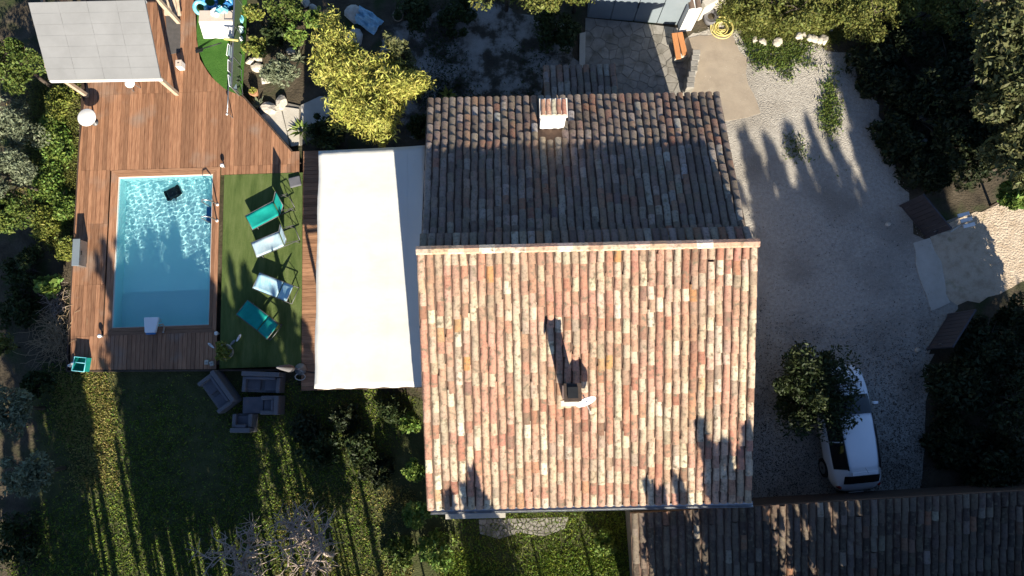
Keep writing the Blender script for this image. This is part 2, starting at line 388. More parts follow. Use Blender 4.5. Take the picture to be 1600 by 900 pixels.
def stones(name, label, poly, n, smin, smax, z, seed, m):
    rng = np.random.default_rng(seed); C = scatter_px(poly, n, rng, z); V = []; F = []
    for i, c in enumerate(C):
        s = rng.uniform(smin, smax); a = rng.uniform(0, 6.28)
        q = [(s * rng.uniform(.6, 1.1) * math.cos(a + k * 1.571), s * rng.uniform(.6, 1.1) * math.sin(a + k * 1.571)) for k in range(4)]
        k0 = len(V) ; V += [(c[0] + x, c[1] + y, c[2] - .01) for x, y in q] + [(c[0] + x * .6, c[1] + y * .6, c[2] + s * .7) for x, y in q]
        F += [(k0 + 4, k0 + 5, k0 + 6, k0 + 7)] + [(k0 + j, k0 + (j + 1) % 4, k0 + 4 + (j + 1) % 4, k0 + 4 + j) for j in range(4)]
    o = np_mesh(name, np.array(V), np.array(F), m); tag(o, label, 'gravel', None, 'stuff')
def shade_mask(x, y, r): return r.uniform(0, 1, len(x)) < np.clip((3.2 - y) / 6.0 + np.abs(x - 11.0) / 22.0 - .1, 0.02, 1)
grass('shade_flakes', 'dark flakes painting tree shade over the lower end of the drive', [([(1150, 330), (1470, 330), (1450, 560), (1445, 785), (1160, 795)], 60000, .010, shade_mask)], MT['drive_shade'], .045, 16, -.0, .6)  # dark flakes, denser downward, paint the tree shade onto the gravel
stones('loose_gravel', 'loose pale stones strewn over the gravel drive', drive, 15000, .008, .024, .008, 21, MT['pebble'])

# ------------------------------------------------------------------ pool
wz = .20; depth = .66
b = MB(); hx, hy = PW / 2, PL / 2
def ring(x, y, z): return [dk(-x, -y, z), dk(x, -y, z), dk(x, y, z), dk(-x, y, z)]
A, B_ = ring(hx, hy, DZ - .03), ring(hx, hy, wz - depth)
b.poly(B_)
for i in range(4): b.poly([A[(i + 1) % 4], A[i], B_[i], B_[(i + 1) % 4]])
basin = tag(b.build('pool_basin', MT['liner']), kind='structure')
b = MB(); O, I = ring(hx + .05, hy + .05, DZ - .022), ring(hx - .012, hy - .012, DZ - .022)
for i in range(4): b.poly([O[i], O[(i + 1) % 4], I[(i + 1) % 4], I[i]])
O2 = ring(hx - .012, hy - .012, DZ - .06)
for i in range(4): b.poly([I[i], I[(i + 1) % 4], O2[(i + 1) % 4], O2[i]])
b.build('pool_rim', MT['coping'], basin)
nx, ny = 230, 360
gx, gy = np.meshgrid(np.linspace(-hx + .002, hx - .002, nx), np.linspace(-hy + .002, hy - .002, ny))
r = np.random.default_rng(77); hz = np.zeros_like(gx)
for i in range(34):
    lam = r.uniform(.10, .26); a = r.uniform(0, math.tau); k = math.tau / lam
    hz += .00105 * lam / .3 * np.sin(k * (gx * math.cos(a) + gy * math.sin(a)) + r.uniform(0, 6.28)) / 2.1
cr, sr = math.cos(PR), math.sin(PR)
V = np.stack([pc.x + gx * cr - gy * sr, pc.y + gx * sr + gy * cr, wz + hz], -1).reshape(-1, 3)
ii = np.arange((ny - 1) * nx).reshape(ny - 1, nx)[:, :-1].ravel()
Fq = np.stack([ii, ii + 1, ii + nx + 1, ii + nx], 1)
wm = bpy.data.materials.new('pool_water'); wm.use_nodes = True; N = wm.node_tree.nodes; L = wm.node_tree.links; N.clear()
go = N.new('ShaderNodeOutputMaterial'); gl = N.new('ShaderNodeBsdfGlass'); gl.inputs['Color'].default_value = (.90, .99, 1.0, 1); gl.inputs['Roughness'].default_value = 0; gl.inputs['IOR'].default_value = 1.33
L.new(gl.outputs[0], go.inputs[0])
water = np_mesh('pool_water', V, Fq, wm); water.data.polygons.foreach_set('use_smooth', [True] * len(water.data.polygons))
tag(water, kind='structure')
water.cycles.is_caustics_caster = True; basin.cycles.is_caustics_receiver = True

# ------------------------------------------------------------------ decking: every board its own piece
ub = MB()
for q in (((132, 60), (112, 570), (168, 570), (168, 250), (300, 250), (300, 60)), ((168, 530), (470, 570), (168, 570)), ((476, 245), (476, 570), (650, 590), (650, 245)), ((300, 130), (300, 250), (470, 255), (450, 240), (375, 152))):
    ub.prism([tuple(P(u, v, .2)[:2]) for u, v in q], .02, DZ - .05)
deck = tag(ub.build('wooden_deck', MT['joist']), kind='structure')
outline_px = [(127, 190), (118, 300), (105, 578), (473, 576), (472, 236), (455, 237), (378, 150), (352, 140), (328, 118), (312, 92), (307, 60), (306, 20), (300, -60), (120, -60), (137, 120)]
outline = [dk_inv(P(u, v, DZ)) for u, v in outline_px]
def spans(x):
    ys = []
    for i in range(len(outline)):
        (x0, y0), (x1, y1) = outline[i], outline[(i + 1) % len(outline)]
        if (x0 <= x) != (x1 <= x): ys.append(y0 + (x - x0) / (x1 - x0) * (y1 - y0))
    ys.sort(); return [(ys[i], ys[i + 1]) for i in range(0, len(ys) - 1, 2)]
tx0, ty1 = dk_inv(P(350, 273, DZ)); tx1, ty0 = dk_inv(P(471, 572, DZ))
FW = .26                                                     # boards framing the pool
holes = [(-hx - FW, hx + FW, -hy - FW, hy + FW), (tx0, tx1 + .3, ty0, ty1)]
seams = [dk_inv(P(200, 147, DZ))[1], hy + FW + .02, dk_inv(P(140, 350, DZ))[1], dk_inv(P(140, 445, DZ))[1], -hy - FW]
bw = .143; x = min(p[0] for p in outline); planks = []
while x < max(p[0] for p in outline):
    xa, xb = x + .006, x + bw - .006; x += bw
    sa, sb = spans(xa), spans(xb)
    if len(sa) != len(sb): sa = sb = spans((xa + xb) / 2)
    for (a0, a1), (c0, c1) in zip(sa, sb):
        cuts = [('s', a0, c0)]
        segs = [(a0, c0, a1, c1)]
        for (h0, h1, g0, g1) in holes:
            if xb > h0 + .01 and xa < h1 - .01:
                ns = []
                for (p0, q0, p1, q1) in segs:
                    if p1 <= g0 or p0 >= g1: ns.append((p0, q0, p1, q1)); continue
                    if p0 < g0: ns.append((p0, q0, g0, g0))
                    if p1 > g1: ns.append((g1, g1, p1, q1))
                segs = ns
        for sm in seams:
            ns = []
            for (p0, q0, p1, q1) in segs:
                if max(p0, q0) + .3 < sm < min(p1, q1) - .3: ns += [(p0, q0, sm - .003, sm - .003), (sm + .003, sm + .003, p1, q1)]
                else: ns.append((p0, q0, p1, q1))
            segs = ns
        planks += [(xa, xb, *s) for s in segs if min(s[2] - s[0], s[3] - s[1]) > .08]
rp = random.Random(3)
for (xa, xb, p0, q0, p1, q1) in planks:
    dz = rp.uniform(-.003, .003)
    MB().prism([tuple(dk(*c)[:2]) for c in ((xa, p0), (xb, q0), (xb, q1), (xa, p1))], DZ - .03, DZ + dz).build('plank', MT['plank'], deck)
for k in range(2):                                           # mitred frame round the pool
    a, c = k * FW / 2 + (.012 if k == 0 else .004), (k + 1) * FW / 2 - .004
    R0, R1 = ring(hx + a, hy + a, 0), ring(hx + c, hy + c, 0)
    for i in range(4):
        MB().prism([tuple(q[:2]) for q in (R1[i], R1[(i + 1) % 4], R0[(i + 1) % 4], R0[i])], DZ - .03, DZ + .006).build('plank', MT['plank_x' if i % 2 == 0 else 'plank'], deck)
wx0, wy1 = dk_inv(P(473, 238, DZ)); wx1, wy0 = dk_inv(P(668, 604, DZ)); y = wy0
while y < wy1:                                               # walkway beside and under the awning: boards run across
    MB().prism([tuple(dk(*c)[:2]) for c in ((wx0 + .02, y), (wx1, y), (wx1, y + bw - .008), (wx0 + .02, y + bw - .008))], DZ - .03, DZ + rp.uniform(-.003, .003)).build('plank', MT['plank_x'], deck)
    y += bw
# edge boards and the skirt below
def edge(pa, pb, w_=.05, z0=.0, z1=DZ + .012, m='darkwood', name='edge_board', parent=deck):
    a, c = Vector(pa), Vector(pb); d = (c - a).normalized(); n = Vector((-d.y, d.x, 0)) * w_ / 2
    return MB().prism([tuple((a + n)[:2]), tuple((a - n)[:2]), tuple((c - n)[:2]), tuple((c + n)[:2])], z0, z1).build(name, MT[m], parent)
edge(P(105, 580, DZ), P(474, 578, DZ)); edge(P(378, 148, DZ), P(456, 236, DZ)); edge(P(126, 188, DZ), P(104, 580, DZ), .04)
edge(P(474, 580, DZ), P(668, 606, DZ))
tl = [dk(tx0 + .01, ty0 + .01), dk(tx1 - .01, ty0 + .01), dk(tx1 - .01, ty1 - .01), dk(tx0 + .01, ty1 - .01)]
tag(MB().prism([tuple(p[:2]) for p in tl], DZ - .03, DZ + .004).build('artificial_turf', MT['turf']), kind='structure')
tag(MB().prism([tuple(P(u, v, DZ)[:2]) for u, v in [(307, 52), (310, 78), (320, 103), (336, 126), (354, 141), (378, 149), (384, 60), (386, -20), (310, -20)]], DZ - .03, DZ + .004).build('curved_turf', MT['turf2']), kind='structure')

# ------------------------------------------------------------------ house
HR = math.radians(1.3); HC = Vector((2.0, 3.71, 0))
house = empty('house', HC, HR, 'cream house under a patchy terracotta tiled gable roof with two chimneys', 'house')
HW = 4.53; SL, NL = 6.93, 5.06; ZR, ZS, ZN0, ZN = 5.70, 3.73, 5.14, 3.43
b = MB()                                                     # walls as one gabled shell
wl = 4.25; prof = [(-6.45, 0), (4.65, 0), (4.65, 3.35), (.05, 4.95), (0, 5.25), (-6.45, 3.62)]
n = len(prof)
b.raw([(-wl, y, z) for y, z in prof] + [(wl, y, z) for y, z in prof], [tuple(range(n)), tuple(range(n, 2 * n))[::-1]] + [((i + 1) % n, i, n + i, n + (i + 1) % n) for i in range(n)])
wall = b.build('wall', MT['render'], house)
for (x, y, fx, ww, hh, z0) in ((-2.4, -6.46, 0, 1.1, 1.2, 1.0), (2.2, -6.46, 0, 1.1, 1.2, 1.0), (0, -6.46, 0, 1.0, 2.1, .05), (-2.0, 4.66, 0, 1.0, 1.1, 1.1), (3.0, 4.66, 0, 1.0, 1.1, 1.1)):
    s = -1 if y < 0 else 1; door = hh > 2
    fr = MB()
    for dx in (-1, 1): fr.box((x + dx * ww / 2, y + s * .02, z0 + hh / 2), (.07, .07, hh + .07))
    for dz in (0, hh): fr.box((x, y + s * .02, z0 + dz), (ww - .08, .068, .07))
    f = fr.build('door' if door else 'window', MT['white'], house)
    MB().box((x, y + s * .012, z0 + hh / 2), (ww - .07, .02, hh - .07)).build('pane', MT['glass'], f)

def tile_geo(L=.44, r0=.099, r1=.086, seg=6, lift=.024, th=.014):
    v = []
    for y, r, z in ((0, r0, lift), (L, r1, .002)):
        for k in range(seg + 1):
            a = math.pi * k / seg; v.append((r * math.cos(a), y, z + r * .74 * math.sin(a)))
    for r, y in ((r0, 0), (r0 - th, .002)):                   # the rim has points of its own so that its edge stays crisp
        for k in range(seg + 1):
            a = math.pi * k / seg; v.append((r * math.cos(a), y, lift + r * .74 * math.sin(a)))
    n = seg + 1; f = [(k + 1, k, n + k, n + k + 1) for k in range(seg)]
    f += [(2 * n + k, 3 * n + k, 3 * n + k + 1, 2 * n + k + 1) for k in range(seg)]
    f = [tuple(reversed(q)) for q in f]
    return v, f
TV, TF = tile_geo()
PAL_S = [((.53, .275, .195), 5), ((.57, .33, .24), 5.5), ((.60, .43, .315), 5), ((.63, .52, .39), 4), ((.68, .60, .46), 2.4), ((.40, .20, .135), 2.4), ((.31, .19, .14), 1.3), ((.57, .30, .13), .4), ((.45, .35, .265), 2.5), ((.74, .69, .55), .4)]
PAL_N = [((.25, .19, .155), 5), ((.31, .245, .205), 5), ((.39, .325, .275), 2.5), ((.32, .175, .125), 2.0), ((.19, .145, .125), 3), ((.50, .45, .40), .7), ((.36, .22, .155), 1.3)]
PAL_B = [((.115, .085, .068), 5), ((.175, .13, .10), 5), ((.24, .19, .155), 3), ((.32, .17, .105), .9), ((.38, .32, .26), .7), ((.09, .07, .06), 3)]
def pick(r, pal):
    c = r.choices([p[0] for p in pal], [p[1] for p in pal])[0]; k = r.uniform(.86, 1.12)
    return tuple(min(1, q * k * r.uniform(.95, 1.05)) for q in c)

def tiled_slope(parent, org, ex, es, en, width, length, cols, rows, pal, seed, singles, name='tile', step=None, skip=None, jit=.012):
    """canal tiles on a slope; org = middle of the eave, es up the slope; `singles` rows from the top become single pieces"""
    r = random.Random(seed); sp = width / cols; st = length / rows; rest = MB(); tints = []; done = 0
    colj = [r.uniform(-1, 1) * st for _ in range(cols)]
    runs = [[None] * rows for _ in range(cols)]
    for i in range(cols):
        fav = pick(r, pal)                                   # a run of tiles from one batch dominates each column
        for j in range(rows):
            if r.random() < .12: fav = pick(r, pal)
            c = pick(r, pal); k = r.uniform(.1, .75) if r.random() < .65 else 1
            runs[i][j] = tuple(fav[q] * (1 - k) + c[q] * k for q in range(3))
    for j in range(rows - 1, -1, -1):
        for i in range(cols):
            s0 = j * st + (colj[i] * .35 if 0 < j < rows - 1 else 0) + r.uniform(-.03, .03) * (j > 0)
            x0 = -width / 2 + sp * (i + .5) + r.uniform(-jit, jit); sk = r.uniform(-.05, .05); k = r.uniform(.96, 1.06)
            if skip and skip(x0, s0): continue
            if r.random() < .03 and 0 < j: s0 -= r.uniform(.03, .09)           # a slipped tile
            lich = .5 + .25 * math.sin(x0 * 1.7 + seed) * math.sin(s0 * 1.3 + seed * .7) + .25 * math.sin(x0 * .8 - s0 * 2.1 + seed * 1.9)
            lich = max(0, lich - .45) * .9 * r.uniform(.3, 1)
            lz = r.uniform(-.004, .01); ll = min(1.05, (length - s0 + .02) / .44)
            vv = []
            for (x, y, z) in TV:
                x = x * k + sk * y; y = y * ll
                vv.append(org + ex * (x0 + x) + es * (s0 + y) + en * (z * k + lz))
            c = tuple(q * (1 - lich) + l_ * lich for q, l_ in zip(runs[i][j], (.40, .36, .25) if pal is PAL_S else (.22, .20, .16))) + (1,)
            if done < singles:
                MB().raw(vv, TF).build(name, MT['tile'], parent, True, tints=[c] * len(vv)); done += 1
            else: rest.raw(vv, TF); tints += [c] * len(vv)
    if rest.v: tag(rest.build('far_tiles' if singles else 'cover_tiles', MT['tile'], parent, True, tints=tints), kind='stuff')

V3 = Vector
def slab(name, pts, th, m, parent):
    up = [V3(p) for p in pts]; nrm = (up[1] - up[0]).cross(up[2] - up[0]).normalized()
    if nrm.z < 0: up.reverse(); nrm = -nrm
    k = len(up); dn = [p - nrm * th for p in up]
    return MB().raw(up + dn, [tuple(range(k)), tuple(range(k, 2 * k))[::-1]] + [((i + 1) % k, i, k + i, k + (i + 1) % k) for i in range(k)]).build(name, m, parent)
ps = math.atan2(ZR - ZS, SL); pn = math.atan2(ZN0 - ZN, NL)
sroof = slab('south_roof', [(-HW, 0, ZR), (HW, 0, ZR), (HW, -SL, ZS), (-HW, -SL, ZS)], .09, MT['underlay'], house)
nroof = slab('north_roof', [(-HW + .04, 0, ZN0), (HW - .04, 0, ZN0), (HW - .04, NL, ZN), (-HW + .04, NL, ZN)], .09, MT['underlay'], house)
NCOL = 40
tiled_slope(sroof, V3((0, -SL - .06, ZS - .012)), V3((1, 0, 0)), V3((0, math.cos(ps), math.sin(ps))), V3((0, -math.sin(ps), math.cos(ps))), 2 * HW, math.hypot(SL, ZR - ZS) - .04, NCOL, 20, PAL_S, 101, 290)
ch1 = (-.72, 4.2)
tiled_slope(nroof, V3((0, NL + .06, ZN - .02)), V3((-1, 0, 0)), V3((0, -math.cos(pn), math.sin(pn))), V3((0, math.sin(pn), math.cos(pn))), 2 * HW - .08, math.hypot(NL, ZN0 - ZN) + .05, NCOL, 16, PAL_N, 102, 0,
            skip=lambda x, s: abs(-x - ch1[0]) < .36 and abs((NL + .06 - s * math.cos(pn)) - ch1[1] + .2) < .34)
# riser between the two slopes, raised top course on the north side, flat ridge tiles in mortar on the south side
MB().box((0, .03, ZR - .27), (2 * HW - .02, .10, .56)).build('ridge_riser', MT['underlay'], house)
r = random.Random(9)
rb = MB(); tt = []
sp = (2 * HW - .04) / NCOL
for i in range(NCOL):
    x0 = -HW + .02 + sp * (i + .5); c = pick(r, PAL_N) + (1,); vv = [V3((x0, .52, ZR - .52)) + V3((-x * 1.05, -y * .98, z + y * .55)) for x, y, z in TV]
    MB().raw(vv, TF).build('ridge_course_tile', MT['tile'], house, True, tints=[c] * len(vv))
k = 22; wd = (2 * HW - .02) / k
for i in range(k):
    x0 = -HW + .01 + wd * (i + .5); c = pick(r, [((.54, .34, .25), 3), ((.60, .45, .35), 4), ((.66, .55, .45), 2)]) + (1,)
    pr = [(.08, ZR + .02), (.06, ZR + .085), (-.03, ZR + .12), (-.13, ZR + .085), (-.16, ZR + .02)]
    z_ = r.uniform(-.014, .014); e = wd / 2 + .012; vv = [(x0 - e, y, z + z_) for y, z in pr] + [(x0 + e, y, z + z_ + .012) for y, z in pr]
    m_ = len(pr); ff = [(q, q + 1, m_ + q + 1, m_ + q) for q in range(m_ - 1)] + [tuple(range(m_))[::-1], tuple(range(m_, 2 * m_))]
    MB().raw(vv, ff).build('ridge_tile', MT['tile'], house, tints=[c] * len(vv))
# gutter along the south eave, fascia below
g = MB(); gp = [(.075 * math.cos(a), .075 * math.sin(a)) for a in [math.pi + k * math.pi / 6 for k in range(7)]]
vv = []
for x in (-HW + .1, HW + .05): vv += [(x, -SL - .13 + y, ZS - .03 + z) for y, z in gp] + [(x, -SL - .13 + y * .85, ZS - .03 + z * .85) for y, z in gp[::-1]]
k = 14; g.raw(vv, [(q, (q + 1) % k, k + (q + 1) % k, k + q) for q in range(k)] + [tuple(range(k)), tuple(range(k, 2 * k))[::-1]])
g.build('gutter', MT['metal'], house)
MB().box((.05, -SL + .04, ZS - .17), (2 * HW - .1, .05, .14)).build('fascia', MT['darkwood'], house)
for sx in (-1, 1): MB().tube([(sx * 4.3, -6.52, 0.02), (sx * 4.3, -6.52, ZS - .3), (sx * 4.3, -SL - .1, ZS - .1)], .04, 8).build('downpipe', MT['metal'], house)
MB().box((-3.2, -7.12, ZS - .42), (1.7, .42, .06)).build('door_canopy', MT['slab'], house)
MB().box((-1.0, -7.1, ZS - .75), (3.3, .12, .12)).build('trellis_beam', MT['darkwood'], house)  # brown beam coloured dark to stand in for the gutter shadow on it
for x in (-2.55, .55): MB().box((x, -7.1, (ZS - .82) / 2), (.1, .1, ZS - .82)).build('trellis_post', MT['darkwood'], house)
# chimney with arched clay cover, near the north eave
zb = ZN0 - (ch1[1] - .25) / NL * (ZN0 - ZN)
c1 = MB().box((ch1[0], ch1[1], zb + .30), (.72, .48, 1.3)).build('chimney', MT['white'], house, bevel=.01)
MB().box((ch1[0], ch1[1], zb + .985), (.80, .56, .06)).build('cap_slab', MT['coping'], c1)
for q in range(5):
    x0 = ch1[0] - .3 + q * .15; vv = [V3((x0, ch1[1] - .24, zb + 1.02)) + V3((x * .72, y * 1.08, z)) for x, y, z in TV]
    MB().raw(vv, TF).build('cap_tile', MT['tile'], c1, True, tints=[pick(r, PAL_S[:5]) + (1,)] * len(vv))
# second chimney on the sunny slope
w2 = P(889, 622, 4.6); q2 = rot2((w2.x - HC.x, w2.y - HC.y), -HR); zb = ZR + q2[1] / SL * (ZR - ZS)
c2 = MB().box((q2[0] - .02, q2[1] + .16, zb + .62), (.34, .36, 1.75)).build('chimney', MT['render'], house, bevel=.01)
c2['label'] = 'slim chimney with a dark flue on the sunlit slope'
MB().box((q2[0] - .02, q2[1] + .16, zb + 1.525), (.44, .46, .06)).build('cap_slab', MT['darkwood'], c2)
MB().box((q2[0] - .02, q2[1] + .16, zb + 1.58), (.26, .28, .05)).build('flue', MT['black'], c2)
MB().box((q2[0], q2[1] - .14, zb + .05), (.46, .16, .04), Matrix.Rotation(ps, 3, 'X')).build('flashing', MT['slab'], c2)
# satellite dish beside it
dw = HC + Vector((*rot2((q2[0] + .36, q2[1] + .02), HR), zb + .12))
dish = empty('satellite_dish', dw, HR + .35, 'white satellite dish standing beside the slim chimney on the sunny roof', 'dish')
d = MB(); prof = [(.001, .0), (.12, .012), (.22, .04), (.28, .075), (.28, .088), (.21, .055), (.11, .027), (.001, .015)]
d.lathe((0, 0, 0), prof, 20); o = d.build('reflector', MT['brightmetal'], dish, True); o.location = (0, -.05, .48); o.rotation_euler = (math.radians(68), 0, 0)
MB().tube([(0, .06, -.1), (0, .06, .45), (0, -.03, .48)], .02, 6).build('mast', MT['metal'], dish)
MB().tube([(0, -.08, .2), (0, -.42, .52)], .012, 5).build('feed_arm', MT['metal'], dish)
MB().box((0, -.43, .54), (.06, .08, .06)).build('receiver', MT['beige'], dish)
# little lean-to roof over the back door
pw = [P(848, 106, 2.3), P(962, 106, 2.3)]; pcx = rot2(((pw[0].x + pw[1].x) / 2 - HC.x, pw[0].y - HC.y), -HR)
plen = (pw[1] - pw[0]).length; py = pcx[1]; pz = 2.3; pth = math.radians(16)
porch = slab('porch_roof', [(pcx[0] - plen / 2, py, pz), (pcx[0] + plen / 2, py, pz), (pcx[0] + plen / 2, 4.66, pz + (py - 4.66) * math.tan(pth)), (pcx[0] - plen / 2, 4.66, pz + (py - 4.66) * math.tan(pth))], .07, MT['underlay'], house)
tiled_slope(porch, V3((pcx[0], py + .05, pz)), V3((-1, 0, 0)), V3((0, -math.cos(pth), math.sin(pth))), V3((0, math.sin(pth), math.cos(pth))), plen, (py - 4.66) / math.cos(pth), 11, max(3, round((py - 4.66) / .38)), PAL_N, 104, 200)
for sx in (-1, 1): MB().box((pcx[0] + sx * (plen / 2 - .1), py - .15, 1.08), (.12, .12, 2.16)).build('porch_post', MT['darkwood'], house)

# outbuilding at the lower right
oc = P(1300, 784, 2.75); OR = math.radians(3.2)
outb = empty('outbuilding', (oc.x, oc.y, 0), OR, 'low outbuilding with dark mossy tiled roof below the parked car', 'outbuilding')
ol0 = -(oc - P(985, 802, 2.75)).length; ol1 = 9.5; ow = ol1 - ol0; po = math.radians(15); olen = 4.4
MB().box(((ol0 + ol1) / 2, -olen / 2, .75), (ow - .5, olen - .5, 1.5)).build('wall', MT['mortar'], outb)
oroof = slab('roof', [(ol0, 0, 2.75), (ol1, 0, 2.75), (ol1, -olen, 2.75 - olen * math.tan(po)), (ol0, -olen, 2.75 - olen * math.tan(po))], .08, MT['underlay'], outb)
MB().box(((ol0 + ol1) / 2, -.18, 1.6), (ow - .5, .1, 2.05)).build('rear_wall', MT['darkwood'], outb)  # dark wood tone stands in for the shade on this wall
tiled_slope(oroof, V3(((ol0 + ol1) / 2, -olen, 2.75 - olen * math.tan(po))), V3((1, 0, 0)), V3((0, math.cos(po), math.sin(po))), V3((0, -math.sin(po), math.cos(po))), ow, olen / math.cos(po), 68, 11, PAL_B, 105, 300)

# ------------------------------------------------------------------ patio awning
aw = [P(498, 236, 3.25), P(664, 227, 3.35), P(664, 604, 3.35), P(491, 608, 3.2)]
awn = empty('patio_awning', (aw[3].x, aw[3].y, 0), 0, 'large cream canvas awning over the terrace beside the house', 'awning')
o_ = Vector((aw[3].x, aw[3].y, 0)); nu, nv = 24, 44; V = []
ra = np.random.default_rng(4); ph = ra.uniform(0, 6.28, 30)
for j in range(nv + 1):
    for i in range(nu + 1):
        u, v = i / nu, j / nv
        p = aw[3] * (1 - u) * (1 - v) + aw[2] * u * (1 - v) + aw[0] * (1 - u) * v + aw[1] * u * v
        z = -.012 * math.sin(math.pi * ((v * 5) % 1)) + .006 * math.sin(u * 40 + ph[j % 30]) * (u < .25) + .010 * math.sin(u * 6 + ph[3]) - .02 * abs(math.sin(u * 3 * math.pi)) + .007 * math.sin(u * 17 + v * 9 + ph[5])
        ey = .018 * math.sin(u * 31 + 1) * (j == 0) 
        V.append((p.x - o_.x + .012 * math.sin(v * 23) * (i == 0), p.y + ey - o_.y, p.z + z))
F = [(j * (nu + 1) + i, j * (nu + 1) + i + 1, (j + 1) * (nu + 1) + i + 1, (j + 1) * (nu + 1) + i) for j in range(nv) for i in range(nu)]
o = MB().raw(V, F).build('canvas', MT['canvas'], awn, True); so = o.modifiers.new('thickness', 'SOLIDIFY'); so.thickness = .012; so.offset = -1
loc = [p - o_ for p in aw]
for k in range(1, 6):                                        # sewn seams of the canvas strips
    sv = []
    for j in range(1, nv):
        q = V3(V[j * (nu + 1) + k * 4]); sv += [q + V3((-.018, 0, .004)), q + V3((.018, 0, .004))]
    MB().raw(sv, [(2 * j, 2 * j + 1, 2 * j + 3, 2 * j + 2) for j in range(nv - 2)]).build('seam', MT['canvas'], awn, True)
for a, c in ((0, 3), (3, 2), (0, 1)): 
    pa, pb = loc[a] - V3((0, 0, .12)), loc[c] - V3((0, 0, .12)); dd = (pb - pa).normalized() * .06
    off = V3((.07, 0, 0)) if (a, c) == (0, 3) else V3((0, .02 if a == 3 else -.06, 0))
    MB().tube([pa + off + dd, pb + off - dd], .045, 8).build('beam', MT['darkwood'], awn)
for j in range(1, 5):
    pa, pb = loc[3].lerp(loc[0], j / 5) - V3((0, 0, .13)), loc[2].lerp(loc[1], j / 5) - V3((0, 0, .13)); MB().tube([pa + V3((.1, 0, 0)), pb], .03, 6).build('rafter', MT['darkwood'], awn)
for p in (loc[0], loc[3], loc[3].lerp(loc[0], .5)):
    q = p + V3((.07, 0 if p not in (loc[3],) else .05, 0)); MB().box((q.x, q.y, (p.z - .2 + DZ) / 2), (.09, .09, p.z - .2 - DZ)).build('post', MT['darkwood'], awn)

# ------------------------------------------------------------------ pergola at the end of the deck
zs, zn = 2.5, 3.1
pg = [P(44, 4, zn), P(226, 0, zn), P(251, 122, zs), P(76, 125, zs)]
base = [P(277, 147, DZ), P(137, 150, DZ)]
o_ = Vector((pg[3].x, pg[3].y, 0))
per = empty('pergola', o_, 0, 'pergola with a flat pale grey sheet roof at the end of the deck', 'pergola')
L4 = [p - o_ for p in pg]; nxp, nyp = 4, 7
for i in range(nxp):
    for j in range(nyp):
        def q(u, v): return L4[3] * (1 - u) * (1 - v) + L4[2] * u * (1 - v) + L4[0] * (1 - u) * v + L4[1] * u * v
        e = .0006; u0, u1, v0, v1 = i / nxp + e, (i + 1) / nxp - e, j / nyp + e, (j + 1) / nyp - e
        s = slab('roof_panel', [q(u0, v0), q(u1, v0), q(u1, v1), q(u0, v1)], .03, MT['greysheet'], per); s.location.z = .004 * ((i + j) % 2) 
slab('roof_deck', [p - V3((0, 0, .04)) for p in L4], .02, MT['greysheet'], per)
def bar(a, c, w_, h_, name, m, parent):
    a, c = V3(a), V3(c); d = c - a; L = d.length; q = d.to_track_quat('X', 'Z').to_matrix()
    return MB().box((a + c) / 2, (L, w_, h_), q).build(name, m, parent)
for (x0, x1) in ((1, 0), (2, 3)): bar(L4[x1] - V3((0, 0, .1)), L4[x0] - V3((0, 0, .1)), .06, .10, 'fascia', MT['white'], per)
se, sw = base[0] - o_, base[1] - o_
for p in (se, sw, se + V3((-.12, 2.7, 0)), sw + V3((-.12, 2.7, 0))):
    zt = zs - .12 + (p.y - L4[3].y) / (L4[0].y - L4[3].y) * (zn - zs)
    MB().box((p.x, p.y, (DZ + zt) / 2), (.13, .13, zt - DZ)).build('post', MT['wood'], per, bevel=.01)
for p in (se, sw):
    p2 = p + V3((-.12, 2.7, 0)); bar(p + V3((0, 0, zs - .30)), p2 + V3((0, 0, zn - .45)), .08, .12, 'side_beam', MT['wood'], per)
bar(sw + V3((0, 0, .9)), sw + V3((-.12, 2.7, .9)), .05, .08, 'side_rail', MT['wood'], per)

# ------------------------------------------------------------------ steel shed front, pillar, bench, low wall, paving at the top
sa, sb_ = P(917, 30, 0), P(1062, 42, 0)
sh = empty('steel_shed', sa, math.atan2(sb_.y - sa.y, sb_.x - sa.x), 'blue grey sheet steel shed beside the stone terrace', 'shed')
Ls = (sb_ - sa).length
MB().box((Ls / 2, 1.3, 1.1), (Ls, 2.4, 2.2)).build('wall', MT['shed'], sh)
for k in range(4):
    MB().box((Ls * (k + .5) / 4, .075, 1.07), (Ls / 4 - .03, .03, 2.1)).build('door_panel', MT['shed'], sh, bevel=.006)
MB().box((Ls / 2, 1.3, 2.24), (Ls + .2, 2.6, .06)).build('roof', MT['shed'], sh)
MB().box((Ls * .5, .05, 1.1), (.03, .05, .3)).build('handle', MT['black'], sh)
px_ = P(1069, 50, 0); pil = empty('white_pillar', (px_.x, px_.y + .25, 0), .12, 'white rendered pillar with a tiled cap behind the orange bench', 'pillar')
MB().box((0, 0, .75), (.46, .46, 1.5)).build('shaft', MT['white'], pil, bevel=.015)
for k in (-1, 1):
    vv = [V3((k * .12, -.02, 1.5)) + V3((x * 1.05, y * 1.0 - .2, z)) for x, y, z in TV]; MB().raw(vv, TF).build('cap_tile', MT['tile'], pil, True, tints=[(.25, .18, .14, 1)] * len(vv))
b0, b1 = P(1055, 52, .45), P(1062, 92, .45)
bench = empty('wooden_bench', (b0.x, b0.y, 0), 0, 'orange brown wooden bench of two planks in front of the white pillar', 'bench')
dv = (b1 - b0); dv.z = 0; nv_ = V3((-dv.y, dv.x, 0)).normalized() * -.20
for k in range(2):
    off = nv_ * (k - .2); off2 = V3((.03, .12, 0)) * k
    bar(V3((0, 0, .46)) + off * -1, V3((dv.x, dv.y, .46)) + off * -1 + off2, .19, .05, 'seat_plank', MT['bench'], bench)
